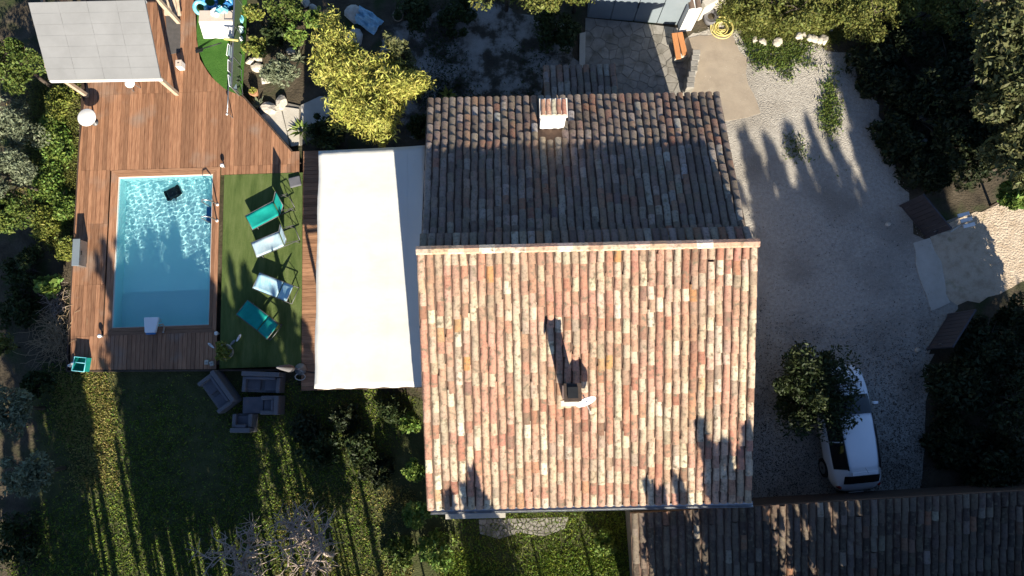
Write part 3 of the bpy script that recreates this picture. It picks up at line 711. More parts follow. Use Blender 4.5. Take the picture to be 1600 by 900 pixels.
for t_ in (.15, .85): MB().box(tuple(dv * t_ + V3((.08, 0, .215))), (.36, .12, .43)).build('leg', MT['slab'], bench)
wa, wb = P(1082, 92, .0), P(1070, 150, .0)
lw = empty('low_stone_wall', wa, 0, 'low grey stone wall between terrace and concrete path', 'wall')
dv = wb - wa; rw = random.Random(6)
for k in range(7):
    for lv in range(3):
        c = dv * ((k + .5) / 7); MB().box((c.x + rw.uniform(-.02, .02), c.y, .12 + lv * .24), (.26 + rw.uniform(-.03, .03), dv.length / 7 * .97, .23)).build('stone', MT['flag'], lw, bevel=.02)

def voronoi_paving(name, poly_px, z, n, seed, m, bed, parent_label=None):
    """irregular flagstones: clipped cells, each stone its own piece"""
    r = np.random.default_rng(seed); W = [P(u, v, z) for u, v in poly_px]; W2 = [(p.x, p.y) for p in W]
    a = sum(W2[i][0] * W2[(i + 1) % len(W2)][1] - W2[(i + 1) % len(W2)][0] * W2[i][1] for i in range(len(W2)))
    if a < 0: W2.reverse()
    base_ = MB().prism(W2, z - .05, z - .012).build(name, bed); tag(base_, kind='structure')
    xs = [p[0] for p in W2]; ys = [p[1] for p in W2]; pts = []
    best = []
    while len(pts) < n:
        cand = np.stack([r.uniform(min(xs), max(xs), 12), r.uniform(min(ys), max(ys), 12)], 1)
        cand = cand[in_poly(W2, cand[:, 0], cand[:, 1])]
        if not len(cand): continue
        if pts:
            dd = np.min(np.linalg.norm(cand[:, None] - np.array(pts)[None], axis=2), axis=1); pts.append(tuple(cand[np.argmax(dd)]))
        else: pts.append(tuple(cand[0]))
    pa = np.array(pts)
    for i, p in enumerate(pts):
        cell = list(W2)
        for j in np.argsort(np.linalg.norm(pa - pa[i], axis=1))[1:14]:
            q = pts[j]; mx, my = (p[0] + q[0]) / 2, (p[1] + q[1]) / 2; nx_, ny_ = q[0] - p[0], q[1] - p[1]; l = math.hypot(nx_, ny_); nx_ /= l; ny_ /= l
            mx -= nx_ * .014; my -= ny_ * .014; out = []
            for k in range(len(cell)):
                A_, B2 = cell[k], cell[(k + 1) % len(cell)]; da = (A_[0] - mx) * nx_ + (A_[1] - my) * ny_; db = (B2[0] - mx) * nx_ + (B2[1] - my) * ny_
                if da <= 0: out.append(A_)
                if (da < 0) != (db < 0) and da != db: t_ = da / (da - db); out.append((A_[0] + t_ * (B2[0] - A_[0]), A_[1] + t_ * (B2[1] - A_[1])))
            cell = out
            if len(cell) < 3: break
        if len(cell) >= 3: MB().prism(cell, z - .03, z + r.uniform(-.006, .008)).build('stone', m, base_)
voronoi_paving('stone_terrace', [(915, 28), (1000, 36), (1062, 44), (1078, 96), (1062, 150), (1030, 230), (930, 230), (912, 120)], .05, 120, 31, MT['flag'], MT['mortar'])
voronoi_paving('stone_path', [(748, 812), (888, 808), (882, 826), (850, 838), (812, 832), (780, 842), (750, 834)], .03, 70, 32, MT['flag'], MT['mortar'])
sheet('kerb', [(906, 52), (915, 50), (914, 130), (905, 130)], .12, MT['slab'], .1)

# ------------------------------------------------------------------ sun loungers
def lounger(foot, knee, w_, back_deg, back_len, fabric, label, towel=None):
    a, c = P(*foot, DZ + .32), P(*knee, DZ + .32); d = c - a; rz = math.atan2(d.y, d.x); Ls = math.hypot(d.x, d.y)
    t = empty('sun_lounger', (a.x, a.y, DZ), rz, label, 'sun lounger', 'sun loungers on the turf beside the pool')
    hw = w_ / 2; br = math.radians(back_deg); zs_ = .32
    top = V3((Ls + math.cos(br) * back_len, 0, zs_ + math.sin(br) * back_len))
    fr = MB()
    for s in (-1, 1): fr.tube([(0, s * hw, zs_), (Ls + .55, s * hw, zs_)], .014, 6)
    fr.tube([(0, -hw, zs_), (0, hw, zs_)], .014, 6); fr.tube([(Ls + .55, -hw, zs_), (Ls + .55, hw, zs_)], .014, 6)
    fr.build('frame', MT['frame'], t, True)
    for x in (.18, Ls + .4):
        for s in (-1, 1): MB().tube([(x, s * hw, zs_), (x + (.06 if x > .5 else -.06), s * hw, 0.005)], .013, 6).build('leg', MT['frame'], t, True)
    def cloth(p0, p1, sag, nm, m, dy=0.0, n=10, seed=0):
        rr = np.random.default_rng(seed); vv = []; ff = []; k = 7; ph = rr.uniform(0, 6, 6)
        for i in range(n + 1):
            u = i / n; p = V3(p0).lerp(V3(p1), u)
            for j in range(k):
                y = -hw + .015 + (w_ - .03) * j / (k - 1); q = 1 - (2 * j / (k - 1) - 1) ** 2
                vv.append((p.x, y, p.z - sag * q * math.sin(math.pi * u) + .012 + dy + .008 * math.sin(u * 9 + j * .8 + ph[0]) * q))
        for i in range(n):
            for j in range(k - 1): ff.append((i * k + j, (i + 1) * k + j, (i + 1) * k + j + 1, i * k + j + 1))
        o = MB().raw(vv, ff).build(nm, m, t, True); so = o.modifiers.new('thickness', 'SOLIDIFY'); so.thickness = .008; return o
    cloth((.01, 0, zs_), (Ls - .015, 0, zs_), .05, 'seat', fabric, seed=1)
    cloth((Ls + .015, 0, zs_), tuple(top), .03, 'backrest', fabric, seed=2)
    bf = MB()
    for s in (-1, 1): bf.tube([(Ls, s * hw, zs_), (top.x, s * hw, top.z)], .013, 6)
    bf.tube([(top.x, -hw, top.z), (top.x, hw, top.z)], .013, 6); bf.build('back_frame', MT['frame'], t, True)
    MB().tube([(top.x * .5 + Ls * .5, -hw, (top.z + zs_) / 2), (Ls + .5, -hw, zs_)], .009, 5).build('strut', MT['frame'], t)
    MB().tube([(top.x * .5 + Ls * .5, hw, (top.z + zs_) / 2), (Ls + .5, hw, zs_)], .009, 5).build('strut', MT['frame'], t)
    return t
lounger((389, 348), (432, 325), .56, 62, .72, MT['teal'], 'teal sun lounger with raised back, farthest from the lawn')
lounger((397, 391), (440, 373), .56, 66, .66, MT['paleblue'], 'pale blue sun lounger with its back raised steeply, next to a teal one')
lounger((400, 438), (438, 453), .58, 34, .55, MT['bluetowel'], 'sky blue sun lounger with back laid low, pointing to lower right')
lounger((378, 480), (411, 505), .60, 28, .60, MT['teal'], 'teal sun lounger in the shade nearest the potted plant')

# ------------------------------------------------------------------ garden sofa set on the lawn below the deck
def soft_box(c, d, nm, m, parent, bev=.05): return MB().box(c, d).build(nm, m, parent, True if False else False, bevel=bev)
def sofa(name, pxy, rz, L, D, label, cat, arms=(1, 1), back=1, seats=1):
    c = P(*pxy, .4); t = empty(name, (c.x, c.y, 0), rz, label, cat, 'grey rattan garden seats on the lawn')
    soft_box((0, 0, .17), (L, D, .30), 'base', MT['rattan'], t, .02)
    for k in range(seats): soft_box((-L / 2 + L * (k + .5) / seats, -.04, .375), (L / seats - .12, D - .2, .12), 'seat_cushion', MT['cushion'], t)
    if back: soft_box((0, D / 2 - .08, .45), (L - .004, .155, .56), 'backrest', MT['rattan'], t, .03); soft_box((0, D / 2 - .21, .56), (L - .28, .10, .3), 'back_cushion', MT['cushion'], t, .04)
    for s, on in ((-1, arms[0]), (1, arms[1])):
        if on: soft_box((s * (L / 2 - .07), -.085, .37), (.135, D - .17, .42), 'armrest', MT['rattan'], t, .03)
    for sx in (-1, 1):
        for sy in (-1, 1): MB().box((sx * (L / 2 - .08), sy * (D / 2 - .08), .012), (.05, .05, .024)).build('foot', MT['black'], t)
    return t
sofa('garden_sofa', (342, 612), math.radians(-52), 1.26, .74, 'dark grey garden sofa set askew on the lawn left of the others', 'sofa', seats=2)
sofa('garden_sofa', (411, 597), math.radians(-2), 1.26, .68, 'dark grey garden sofa with its back to the deck edge', 'sofa', seats=2)
sofa('garden_armchair', (425, 633), math.radians(-90), .62, .64, 'dark grey garden armchair at the right end of the low table', 'armchair')
sofa('garden_armchair', (381, 661), math.radians(180), .66, .60, 'dark grey garden armchair below the low table', 'armchair')
c = P(396, 633, .35); t = empty('coffee_table', (c.x, c.y, 0), math.radians(1), 'low dark grey rattan table between the garden sofa and armchairs', 'table')
soft_box((0, 0, .19), (.62, .50, .32), 'base', MT['rattan'], t, .02); soft_box((0, 0, .37), (.68, .54, .03), 'table_top', MT['cushion'], t, .008)

# ------------------------------------------------------------------ small things on the deck and the lawn
def lathe_thing(name, pxy, z, prof, m, label, cat, seg=20, part='body'):
    c = P(*pxy, z + prof[-1][1]); t = empty(name, (c.x, c.y, z), 0, label, cat)
    MB().lathe((0, 0, 0), prof, seg).build(part, m, t, True); return t
t = lathe_thing('round_side_table', (135, 183), DZ, [(.27, .46), (.31, .47), (.315, .50), (.30, .51), (.001, .512)], MT['white'], 'round white side table at the left edge of the deck', 'table', 28, 'table_top')
MB().lathe((0, 0, 0), [(.12, .0), (.12, .02), (.03, .035), (.03, .46)], 16).build('pedestal', MT['frame'], t, True)
t = lathe_thing('round_stool', (202, 129), DZ, [(.14, .40), (.17, .41), (.175, .45), (.16, .47), (.001, .475)], MT['white'], 'white round stool half hidden beneath the pergola roof', 'stool', 22, 'seat')
for k in range(3): MB().tube([(.1 * math.cos(k * 2.1), .1 * math.sin(k * 2.1), .4), (.15 * math.cos(k * 2.1), .15 * math.sin(k * 2.1), 0)], .014, 6).build('leg', MT['metal'], t)
c = P(279, 99, DZ + .3); t = empty('white_box', (c.x, c.y, DZ), .05, 'small white box standing on the deck below the dark rug', 'box')
MB().box((0, 0, .14), (.20, .24, .28)).build('body', MT['white'], t, bevel=.012); MB().box((0, 0, .30), (.215, .255, .035)).build('lid', MT['beige'], t, bevel=.008)
MB().box((0, .0, .325), (.06, .02, .02)).build('handle', MT['metal'], t)
rg = MB(); rgp = [P(u, v, DZ) for u, v in ((259, 22), (282, 22), (282, 82), (267, 85), (261, 60))]
tag(rg.prism([tuple(p[:2]) for p in rgp], DZ + .006, DZ + .02).build('outdoor_rug', MT['rug'], bevel=.004), 'dark charcoal rug on the deck beside the pergola', 'rug')
c = P(461, 284, DZ + .05); t = empty('floor_cushion', (c.x, c.y, DZ + .005), .25, 'square grey cushion lying in the corner of the turf', 'cushion')
MB().box((0, 0, .05), (.40, .36, .09)).build('cushion', MT['cushion'], t, bevel=.035)
MB().tube([(-.19, -.17, .05), (.19, -.17, .05), (.19, .17, .05), (-.19, .17, .05)], .008, 5, close=True).build('piping', MT['rattan'], t)
# planter-backed seat at the left deck edge
c = P(125, 396, DZ + .3); t = empty('deck_box', (c.x, c.y, DZ), PR, 'narrow grey storage box at the left deck edge', 'box')
MB().box((0, 0, .28), (.20, .88, .42)).build('body', MT['metal'], t, bevel=.015); MB().box((-.01, 0, .51), (.24, .92, .03)).build('lid', MT['shed'], t, bevel=.01)
MB().box((.108, 0, .4), (.016, .14, .03)).build('handle', MT['black'], t)
# teal crate with a rim
c = P(124, 569, DZ + .3); t = empty('teal_basket', (c.x, c.y, DZ), -.1, 'teal plastic basket at the lower left corner of the deck', 'basket')
b = MB(); 
for s in (-1, 1): b.box((s * .19, 0, .16), (.02, .46, .30)); b.box((0, s * .22, .16), (.36, .02, .30))
b.box((0, 0, .02), (.36, .42, .02)); b.build('body', MT['teal'], t)
b = MB(); b.tube([(-.2, -.23, .31), (.2, -.23, .31), (.2, .23, .31), (-.2, .23, .31)], .018, 6, close=True); b.build('rim', MT['aqua'], t, True)
MB().tube([(-.19, .05, .31), (-.05, .05, .36), (.08, .05, .36), (.19, .05, .31)], .014, 6).build('handle', MT['aqua'], t, True)
for k, (u, v) in enumerate(((107, 571), (112, 568))):
    lathe_thing('white_jar', (u, v), DZ, [(.05, 0), (.065, .05), (.06, .11), (.04, .14), (.04, .16), (.001, .165)], MT['white'], ['small white jar at the deck corner, outermost', 'small white jar at the deck corner, beside the teal basket'][k], 'jar', 14)
# round deck lamps
for (u, v, lb) in ((348, 259, 'small white deck lamp right of the pool ladder'), (157, 525, 'small white deck lamp left of the pool below its corner'), (339, 521, 'small white deck lamp right of the pool below its corner')):
    t = lathe_thing('deck_lamp', (u, v), DZ, [(.04, 0), (.04, .02), (.025, .03), (.025, .12)], MT['metal'], lb, 'lamp', 14, 'post')
    MB().lathe((0, 0, .12), [(.03, 0), (.062, .025), (.07, .06), (.055, .1), (.02, .12), (.001, .122)], 14).build('globe', MT['white'], t, True); t['group'] = 'round lamps round the pool'
# ladder: two arched handrails and steps going down
lx = hx - .10
ld = empty('pool_ladder', dk(hx + .22, .0, DZ), PR, 'steel pool ladder with two arched handrails at the right pool edge', 'ladder')
ly0 = dk_inv(P(338, 320, DZ))[1]; ly1 = dk_inv(P(338, 345, DZ))[1]
for y in (ly0, ly1):
    MB().tube([(-.02, y, 0), (-.02, y, .35), (-.06, y, .58), (-.16, y, .68), (-.28, y, .66), (-.36, y, .5), (-.38, y, .1), (-.38, y, -.55)], .021, 8).build('handrail', MT['metal'], ld, True)
    MB().lathe((-.02, y, 0.008), [(.05, 0), (.05, .02), (.03, .03)], 12).build('foot_flange', MT['white'], ld)
for k in range(3): MB().box((-.40, (ly0 + ly1) / 2, -.16 - k * .18), (.12, abs(ly1 - ly0) - .05, .03)).build('step', MT['blue'], ld)
# pool robot in the water
c = P(268, 300, wz - .3); t = empty('pool_robot', (c.x, c.y, wz - depth + .002), .5, 'black pool cleaning robot under the water near the top edge', 'robot')
MB().box((0, 0, .12), (.44, .42, .22), taper=.7).build('body', MT['black'], t, bevel=.03)
for s in (-1, 1): MB().tube([(s * .22, -.18, .09), (s * .22, .18, .09)], .07, 10).build('track', MT['rubber'], t, True)
MB().tube([(0, 0, .2), (.05, -.1, .26), (.02, -.22, .2), (-.04, -.32, .02)], .018, 6).build('hose', MT['black'], t, True)
# pale filter unit hanging over the pool edge
ex, ey = dk_inv(P(236, 511, DZ + .1)); c = dk(ex, -hy + .02, DZ); t = empty('pool_filter', c, PR, 'pale blue white filter unit hung over the lower pool edge', 'filter')
MB().raw([(-.25, .28, .02), (.25, .28, .02), (.18, -.24, .04), (-.18, -.24, .04), (-.25, .28, .13), (.25, .28, .13), (.18, -.24, .17), (-.18, -.24, .17)], [(3, 2, 1, 0), (4, 5, 6, 7), (0, 1, 5, 4), (1, 2, 6, 5), (2, 3, 7, 6), (3, 0, 4, 7)]).build('cover', MT['brightmetal'], t, bevel=.025)
MB().box((0, -.27, .09), (.30, .05, .10)).build('front_lip', MT['blue'], t, bevel=.01)
MB().box((0, .2, -.16), (.34, .12, .35)).build('intake', MT['white'], t, bevel=.02)
t = empty('filter_hose', dk(ex + .34, -hy - .08, DZ + .01), PR, 'short bent grey hose beside the pool filter unit', 'hose')
MB().tube([(-.10, .12, .03), (.02, .14, .04), (.08, .05, .03), (.05, -.12, .03)], .028, 8).build('hose', MT['wood'], t, True); MB().tube([(.05, -.12, .03), (.045, -.15, .03)], .036, 8).build('coupling', MT['metal'], t, True)
# potted plant at the turf corner
t = lathe_thing('potted_plant', (352, 550), DZ + .004, [(.16, 0), (.20, .1), (.25, .3), (.27, .36), (.25, .38), (.22, .36), (.001, .33)], MT['slab'], 'leafy yellow green plant in a round stone pot on the turf', 'plant', 22, 'pot')
rg_ = np.random.default_rng(51); C = crown_pts(rg_, (.30, .30, .22), 420, 14, .5) + np.array([0, 0, .5]); V, F = leaf_quads(C, rg_, .14, .5); np_mesh('foliage', V, F, G['yellowgreen'], t)
for k in range(6): a = k * 1.05; MB().tube([(0, 0, .33), (.1 * math.cos(a), .1 * math.sin(a), .46), (.2 * math.cos(a), .2 * math.sin(a), .56)], .008, 5).build('stem', MT['bark'], t)
def sandal(pxy, rz, lb, m='white'):
    c = P(*pxy, DZ + .01); t = empty('sandal', (c.x, c.y, DZ + .005), rz, lb, 'sandal', 'flip-flops left lying by the potted plant')
    b = MB(); pr = [(.045 * math.sin(k / 14 * math.tau) * (1.0 if math.cos(k / 14 * math.tau) > 0 else .8), .14 * math.cos(k / 14 * math.tau)) for k in range(14)]
    b.prism(pr, 0, .022); b.build('sole', MT[m], t); MB().tube([(-.045, -.01, .015), (0, .07, .045), (.045, -.01, .015)], .009, 5).build('strap', MT['metal'], t, True)
sandal((330, 540), .9, 'white flip-flop left of the potted plant'); sandal((373, 528), -.5, 'white flip-flop right above the potted plant'); sandal((363, 536), -.7, 'grey flip-flop between the potted plant and a white one', 'metal')
for k, (u, v, lb) in enumerate(((322, 566, 'left grey paving weight at the deck edge by the turf corner'), (330, 568, 'right grey paving weight at the deck edge by the turf corner'))):
    c = P(u, v, DZ + .1); t = empty('parasol_weight', (c.x, c.y, DZ), .3 * k, lb, 'weight', 'weights at the deck edge')
    MB().box((0, 0, .05), (.13, .15, .09)).build('block', MT['slab'], t, bevel=.015); MB().tube([(-.04, 0, .09), (0, 0, .13), (.04, 0, .09)], .01, 5).build('handle', MT['metal'], t)
# closed parasol whose slim shadow crosses the turf
c = P(470, 577, DZ); t = empty('closed_parasol', (c.x, c.y, DZ), 0, 'closed slim parasol on a ring base at the lower right turf corner', 'parasol')
MB().lathe((0, 0, 0), [(.001, .0), (.2, .0), (.2, .04), (.05, .07), (.03, .3), (.001, .3)], 18).build('base', MT['metal'], t, True)
MB().tube([(0, 0, .0), (0, 0, 2.35)], .02, 8).build('pole', MT['metal'], t); 
MB().lathe((0, 0, 0), [(.05, .9), (.11, 1.0), (.12, 1.3), (.08, 1.9), (.03, 2.4), (.001, 2.42)], 12).build('canopy', MT['rattan'], t, True)
b = MB(); b.tube([(.17 * math.cos(k / 16 * math.tau), .11 * math.sin(k / 16 * math.tau) - .25, .03) for k in range(16)], .018, 6, close=True); b.build('ring', MT['slab'], t, True)

# chest, floats, pole and folded chairs on the little turf
c = P(338, 34, DZ + .45); t = empty('white_chest', (c.x, c.y, DZ), 0, 'beige topped white chest piled with pool floats beside the fence', 'chest')
MB().raw([(-.62, -.40, 0), (.52, -.40, 0), (.62, .42, 0), (-.62, .42, 0), (-.62, -.02, .46), (.60, -.02, .46), (.60, .42, .46), (-.62, .42, .46), (-.40, -.40, .22), (.56, -.40, .22)],
         [(0, 1, 9, 8), (8, 9, 5, 4), (4, 5, 6, 7), (1, 2, 6, 5, 9), (2, 3, 7, 6), (3, 0, 8, 4, 7), (3, 2, 1, 0)]).build('body', MT['white'], t, bevel=.01)
MB().box((0, .2, .475), (1.22, .42, .03)).build('lid', MT['beige'], t, bevel=.01)
MB().tube([(.3, .06, .50), (.3, .3, .50), (.38, .37, .50), (.5, .37, .50), (.58, .3, .50), (.58, .06, .50)], .014, 6, close=True).build('wire_handle', MT['metal'], t)
def float_ring(pxy, z, R, r_, m, lb, tilt=.3, rz=0, crumple=.0):
    c = P(*pxy, z); t = empty('pool_float', c, rz, lb, 'pool float', 'pool floats heaped by the fence')
    rr = random.Random(int(pxy[0] * 7)); b = MB()
    b.tube([(R * math.cos(k / 18 * math.tau) * (1 + rr.uniform(-crumple, crumple)), R * math.sin(k / 18 * math.tau) * (1 + rr.uniform(-crumple, crumple)), rr.uniform(-crumple, crumple) * R * .6) for k in range(18)], r_, 8, close=True)
    o = b.build('tube', MT[m], t, True); o.rotation_euler = (tilt, tilt * .4, 0)
    o = MB().box((R, 0, r_), (.04, .04, .04)).build('valve', MT['white'], t); o.rotation_euler = (tilt, tilt * .4, 0)
float_ring((313, 12), DZ + .28, .20, .07, 'aqua', 'aqua pool ring at the left end of the chest', .5)
float_ring((328, 3), DZ + .3, .22, .06, 'blue', 'dark blue pool ring at the top picture edge', 1.0)
def vinyl(pxy, z, R, h, m, lb, seed, rz):
    rr = np.random.default_rng(seed); n = 13; V = []; ph = rr.uniform(0, 6, 6)
    for j in range(n):
        for i in range(n):
            a, q = i / n * math.tau, j / (n - 1); k = 1 + .28 * math.sin(2 * a + ph[0]) + .18 * math.sin(5 * a + ph[1])
            V.append((R * k * q * math.cos(a), R * .8 * k * q * math.sin(a), .01 + h * (1 - q ** 3) * (.6 + .4 * math.sin(a * 3 + q * 5 + ph[2])) + rr.uniform(0, .04) * (1 - q)))
    F = [(j * n + i, j * n + (i + 1) % n, (j + 1) * n + (i + 1) % n, (j + 1) * n + i) for j in range(n - 1) for i in range(n)]
    c = P(*pxy, z); t = empty('pool_float', c, rz, lb, 'pool float', 'pool floats heaped by the fence')
    MB().raw(V, [f[::-1] for f in F]).build('skin', MT[m], t); MB().lathe((R * .3, 0, h), [(.02, 0), (.02, .03), (.001, .035)], 8).build('valve', MT['white'], t)
vinyl((346, 15), DZ + .49, .22, .14, 'aqua', 'crumpled aqua float lying on the back of the chest', 1, .3)
vinyl((357, 8), DZ + .3, .26, .2, 'blue', 'crumpled blue float behind the chest', 2, 1.2)
vinyl((334, 18), DZ + .49, .15, .1, 'brightmetal', 'crumpled white float on the left rear of the chest', 3, .8)
vinyl((371, 30), DZ + .02, .24, .3, 'aqua', 'crumpled aqua float at the right end of the chest', 4, 2.0)
vinyl((375, 47), DZ + .02, .18, .22, 'paleblue', 'crumpled pale float between chest and fence', 5, .2)
vinyl((374, 62), DZ + .02, .14, .15, 'brightmetal', 'small crumpled white float below the chest by the fence', 6, 1.1)
for k, (u, v) in enumerate(((321, 10), (336, 20))):
    lathe_thing('white_ball', (u, v), DZ + .4 * k, [(.001, 0), (.06, .02), (.1, .08), (.1, .13), (.06, .19), (.001, .21)], MT['white'], ['white ball among the pool rings', 'white ball resting at the rear of the chest'][k], 'ball', 14)
a, c = P(355, 178, DZ + .5), P(361, 62, DZ + .75); t = empty('pool_pole', a, 0, 'long grey telescopic pool pole with a yellow head along the fence', 'pole')
MB().tube([(0, 0, 0), tuple((c - a) * .55)], .022, 8).build('lower_tube', MT['metal'], t, True); MB().tube([tuple((c - a) * .55), tuple(c - a)], .017, 8).build('upper_tube', MT['metal'], t, True)
MB().box(tuple(c - a), (.50, .06, .05), Matrix.Rotation(-.12, 3, 'Z')).build('brush_head', MT['yellow'], t, bevel=.01); MB().lathe((0, -.02, -.01), [(.03, 0), (.035, .03), (.03, .06), (.001, .06)], 10).build('end_cap', MT['white'], t, True)
MB().tube([(0, .05, -.01), (0, .05, -.5)], .015, 6).build('rest', MT['metal'], t); MB().tube([tuple(c - a - V3((0, .2, 0))), tuple(c - a - V3((0, .2, .74)))], .015, 6).build('rest', MT['metal'], t)
a, c = P(346, 67, DZ + .25), P(309, 79, DZ + .02); t = empty('net_shadow_stick', c, 0, 'black stick in place of the pool net shadow on the little turf', 'net_shadow_stick')
MB().tube([(0, 0, .03), tuple(a - c)], .02, 7).build('shaft', MT['black'], t, True); MB().box((.06, -.02, .03), (.26, .13, .03), Matrix.Rotation(.28, 3, 'Z')).build('shadow_end', MT['black'], t, bevel=.01)  # black stick and flat end stand in for the pool net's shadow
for k, (u, v, lb) in enumerate(((367, 88, 'folded aluminium chair leaning by the fence, nearest the chest'), (368, 112, 'folded aluminium chair leaning by the fence, middle one'), (369, 135, 'folded aluminium chair leaning by the fence, nearest the deck'))):
    c = P(u, v, DZ + .3); t = empty('folded_chair', (c.x, c.y, DZ), 1.5 + .12 * k, lb, 'chair', 'folded chairs by the fence')
    for s in (-1, 1): MB().tube([(s * .2, -.10, 0), (s * .2, .02, .5), (s * .2, .06, .82)], .014, 6).build('frame', MT['metal'], t, True)
    MB().raw([(-.19, -.02, .3), (.19, -.02, .3), (.19, .05, .74), (-.19, .05, .74)], [(0, 1, 2, 3)]).build('back_sling', MT['paleblue'] if k != 1 else MT['rattan'], t); MB().tube([(-.2, .06, .82), (.2, .06, .82)], .014, 6).build('top_rail', MT['brightmetal'], t)
    MB().tube([(-.2, -.10, .01), (.2, -.10, .01)], .014, 6).build('bottom_rail', MT['metal'], t)
# green mesh fence
fa, fb = P(385, -30, 0), P(379, 155, 0); t = empty('mesh_fence', fa, 0, 'thin green mesh fence between deck and flower bed', 'fence'); dv = fb - fa
for k in range(5): MB().tube([tuple(dv * k / 4), tuple(dv * k / 4 + V3((0, 0, 1.0)))], .022, 6).build('post', MT['metal'], t)
for k in range(4): bar(dv * (k + .03) / 4 + V3((0, 0, .52)), dv * (k + .97) / 4 + V3((0, 0, .52)), .02, .9, 'mesh_panel', MT['greenmesh'], t)
bar(V3((0, 0, 1.01)), dv + V3((0, 0, 1.01)), .05, .03, 'top_rail', MT['metal'], t)
# wooden crates / pallet next to the rug
c = P(266, 8, DZ + .4); t = empty('pallet', (c.x, c.y, DZ), -.02, 'pale wooden pallet leaning beside the pergola above the rug', 'pallet')
for k in range(5): MB().box((-.24 + k * .12, 0, .3), (.10, .62, .025), Matrix.Rotation(.5, 3, 'X')).build('slat', MT['wood'], t)
for s in (-1, 1): MB().box((0, s * .22, .28 + s * .12), (.6, .07, .05), Matrix.Rotation(.5, 3, 'X')).build('batten', MT['wood'], t)

# slabs and rocks by the flower bed
def slabs(polys):
    base_ = tag(MB().prism([tuple(P(u, v, .1)[:2]) for u, v in ((402, 172), (440, 158), (470, 165), (520, 160), (520, 200), (470, 226), (452, 228))], .02, .05).build('paved_corner', MT['mortar']), kind='structure')
    for poly in polys: MB().prism([tuple(P(u, v, .1)[:2]) for u, v in poly], .04, .10).build('slab', MT['slab'], base_, bevel=.008)
slabs([[(402, 182), (438, 166), (448, 206), (452, 228)], [(440, 166), (467, 170), (466, 192), (448, 203)], [(449, 206), (467, 195), (468, 226), (455, 229)], [(470, 164), (500, 150), (516, 152), (514, 200), (470, 200)]])
def rock(pxy, s, lb, seed, group, z=0):
    rr = np.random.default_rng(seed); c = P(*pxy, s * .3); V = []; F = []
    import bmesh
    bm = bmesh.new(); bmesh.ops.create_icosphere(bm, subdivisions=2, radius=1)
    k = rr.normal(size=(5, 3)); kk = rr.uniform(.75, 1.05, 5)
    for v in bm.verts:
        n_ = v.co.normalized(); f = 1.0
        for q in range(5): 
            dq = n_.dot(Vector(k[q]).normalized()); f = min(f, kk[q] * .8 / max(dq, .01)) if dq > .6 else f
        v.co = Vector((n_.x * s * rr.uniform(.95, 1.05) * 1.15, n_.y * s * .9, n_.z * s * .62)) * f
    me = bpy.data.meshes.new('rock'); bm.to_mesh(me); bm.free(); me.materials.append(MT['rock'])
    o = bpy.data.objects.new('rock', me); COL.objects.link(o); o.location = (c.x, c.y, s * .3 + z); o.rotation_euler = (0, 0, rr.uniform(0, 6)); tag(o, lb, 'rock', group)
rocks = [((420, 170), .30, 'pale rock edging the paving, left one'), ((441, 160), .26, 'pale rock edging the paving, right one'), ((402, 105), .22, 'pale boulder beside the grey olive bush, lower one'), ((403, 92), .17, 'pale boulder beside the grey olive bush, upper one'), ((455, 80), .16, 'pale stone right of the grey olive bush'), ((416, 122), .24, 'flat pale stone below the grey olive bush, left side'), ((390, 96), .17, 'pale stone close to the green fence'),
         ((478, 4), .18, 'pale stone at the top picture edge, left of two'), ((488, 12), .16, 'pale stone at the top picture edge, right of two')]
for k, (p, s, lb) in enumerate(rocks): rock(p, s, lb, 60 + k, 'rocks round the flower bed')
brocks = [(1180, 62), (1192, 66), (1248, 57), (1256, 55), (1264, 60), (1272, 62), (1280, 64), (1287, 62), (1215, 66), (1298, 47), (1306, 40)]
for k, p in enumerate(brocks): rock(p, .13 + .05 * (k % 3) * .6 + (.05 if k in (7, 6) else 0), 'pale stone in the row edging the grassy bank, %s from the left' % ['first', 'second', 'fourth', 'fifth', 'sixth', 'seventh', 'eighth', 'ninth', 'third', 'tenth', 'eleventh'][k], 80 + k, 'stones edging the bank')
drocks = [((1427, 143), .14, 'pale stone under the dark trees at the upper right, top one'), ((1441, 183), .16, 'pale stone under the dark trees at the upper right, middle one'), ((1445, 225), .18, 'pale stone under the dark trees at the upper right, lowest one'), ((1388, 350), .10, 'small pale stone on the drive left of the gate'), ((1434, 547), .10, 'small pale stone at the foot of the lower gate leaf')]
for k, (p, s, lb) in enumerate(drocks): rock(p, s, lb, 95 + k, None)
# pots in the bed
for (u, v, lb) in ((396, 143, 'yellow potted plant behind the green fence'),):
    t = lathe_thing('flower_pot', (u, v), 0, [(.10, 0), (.13, .12), (.16, .26), (.17, .28), (.14, .28), (.001, .25)], MT['terra'], lb, 'plant', 18, 'pot')
    rg_ = np.random.default_rng(3); C = crown_pts(rg_, (.14, .14, .07), 150, 10, .5) + np.array([0, 0, .33]); V, F = leaf_quads(C, rg_, .09, .5); np_mesh('foliage', V, F, G['gold'], t)

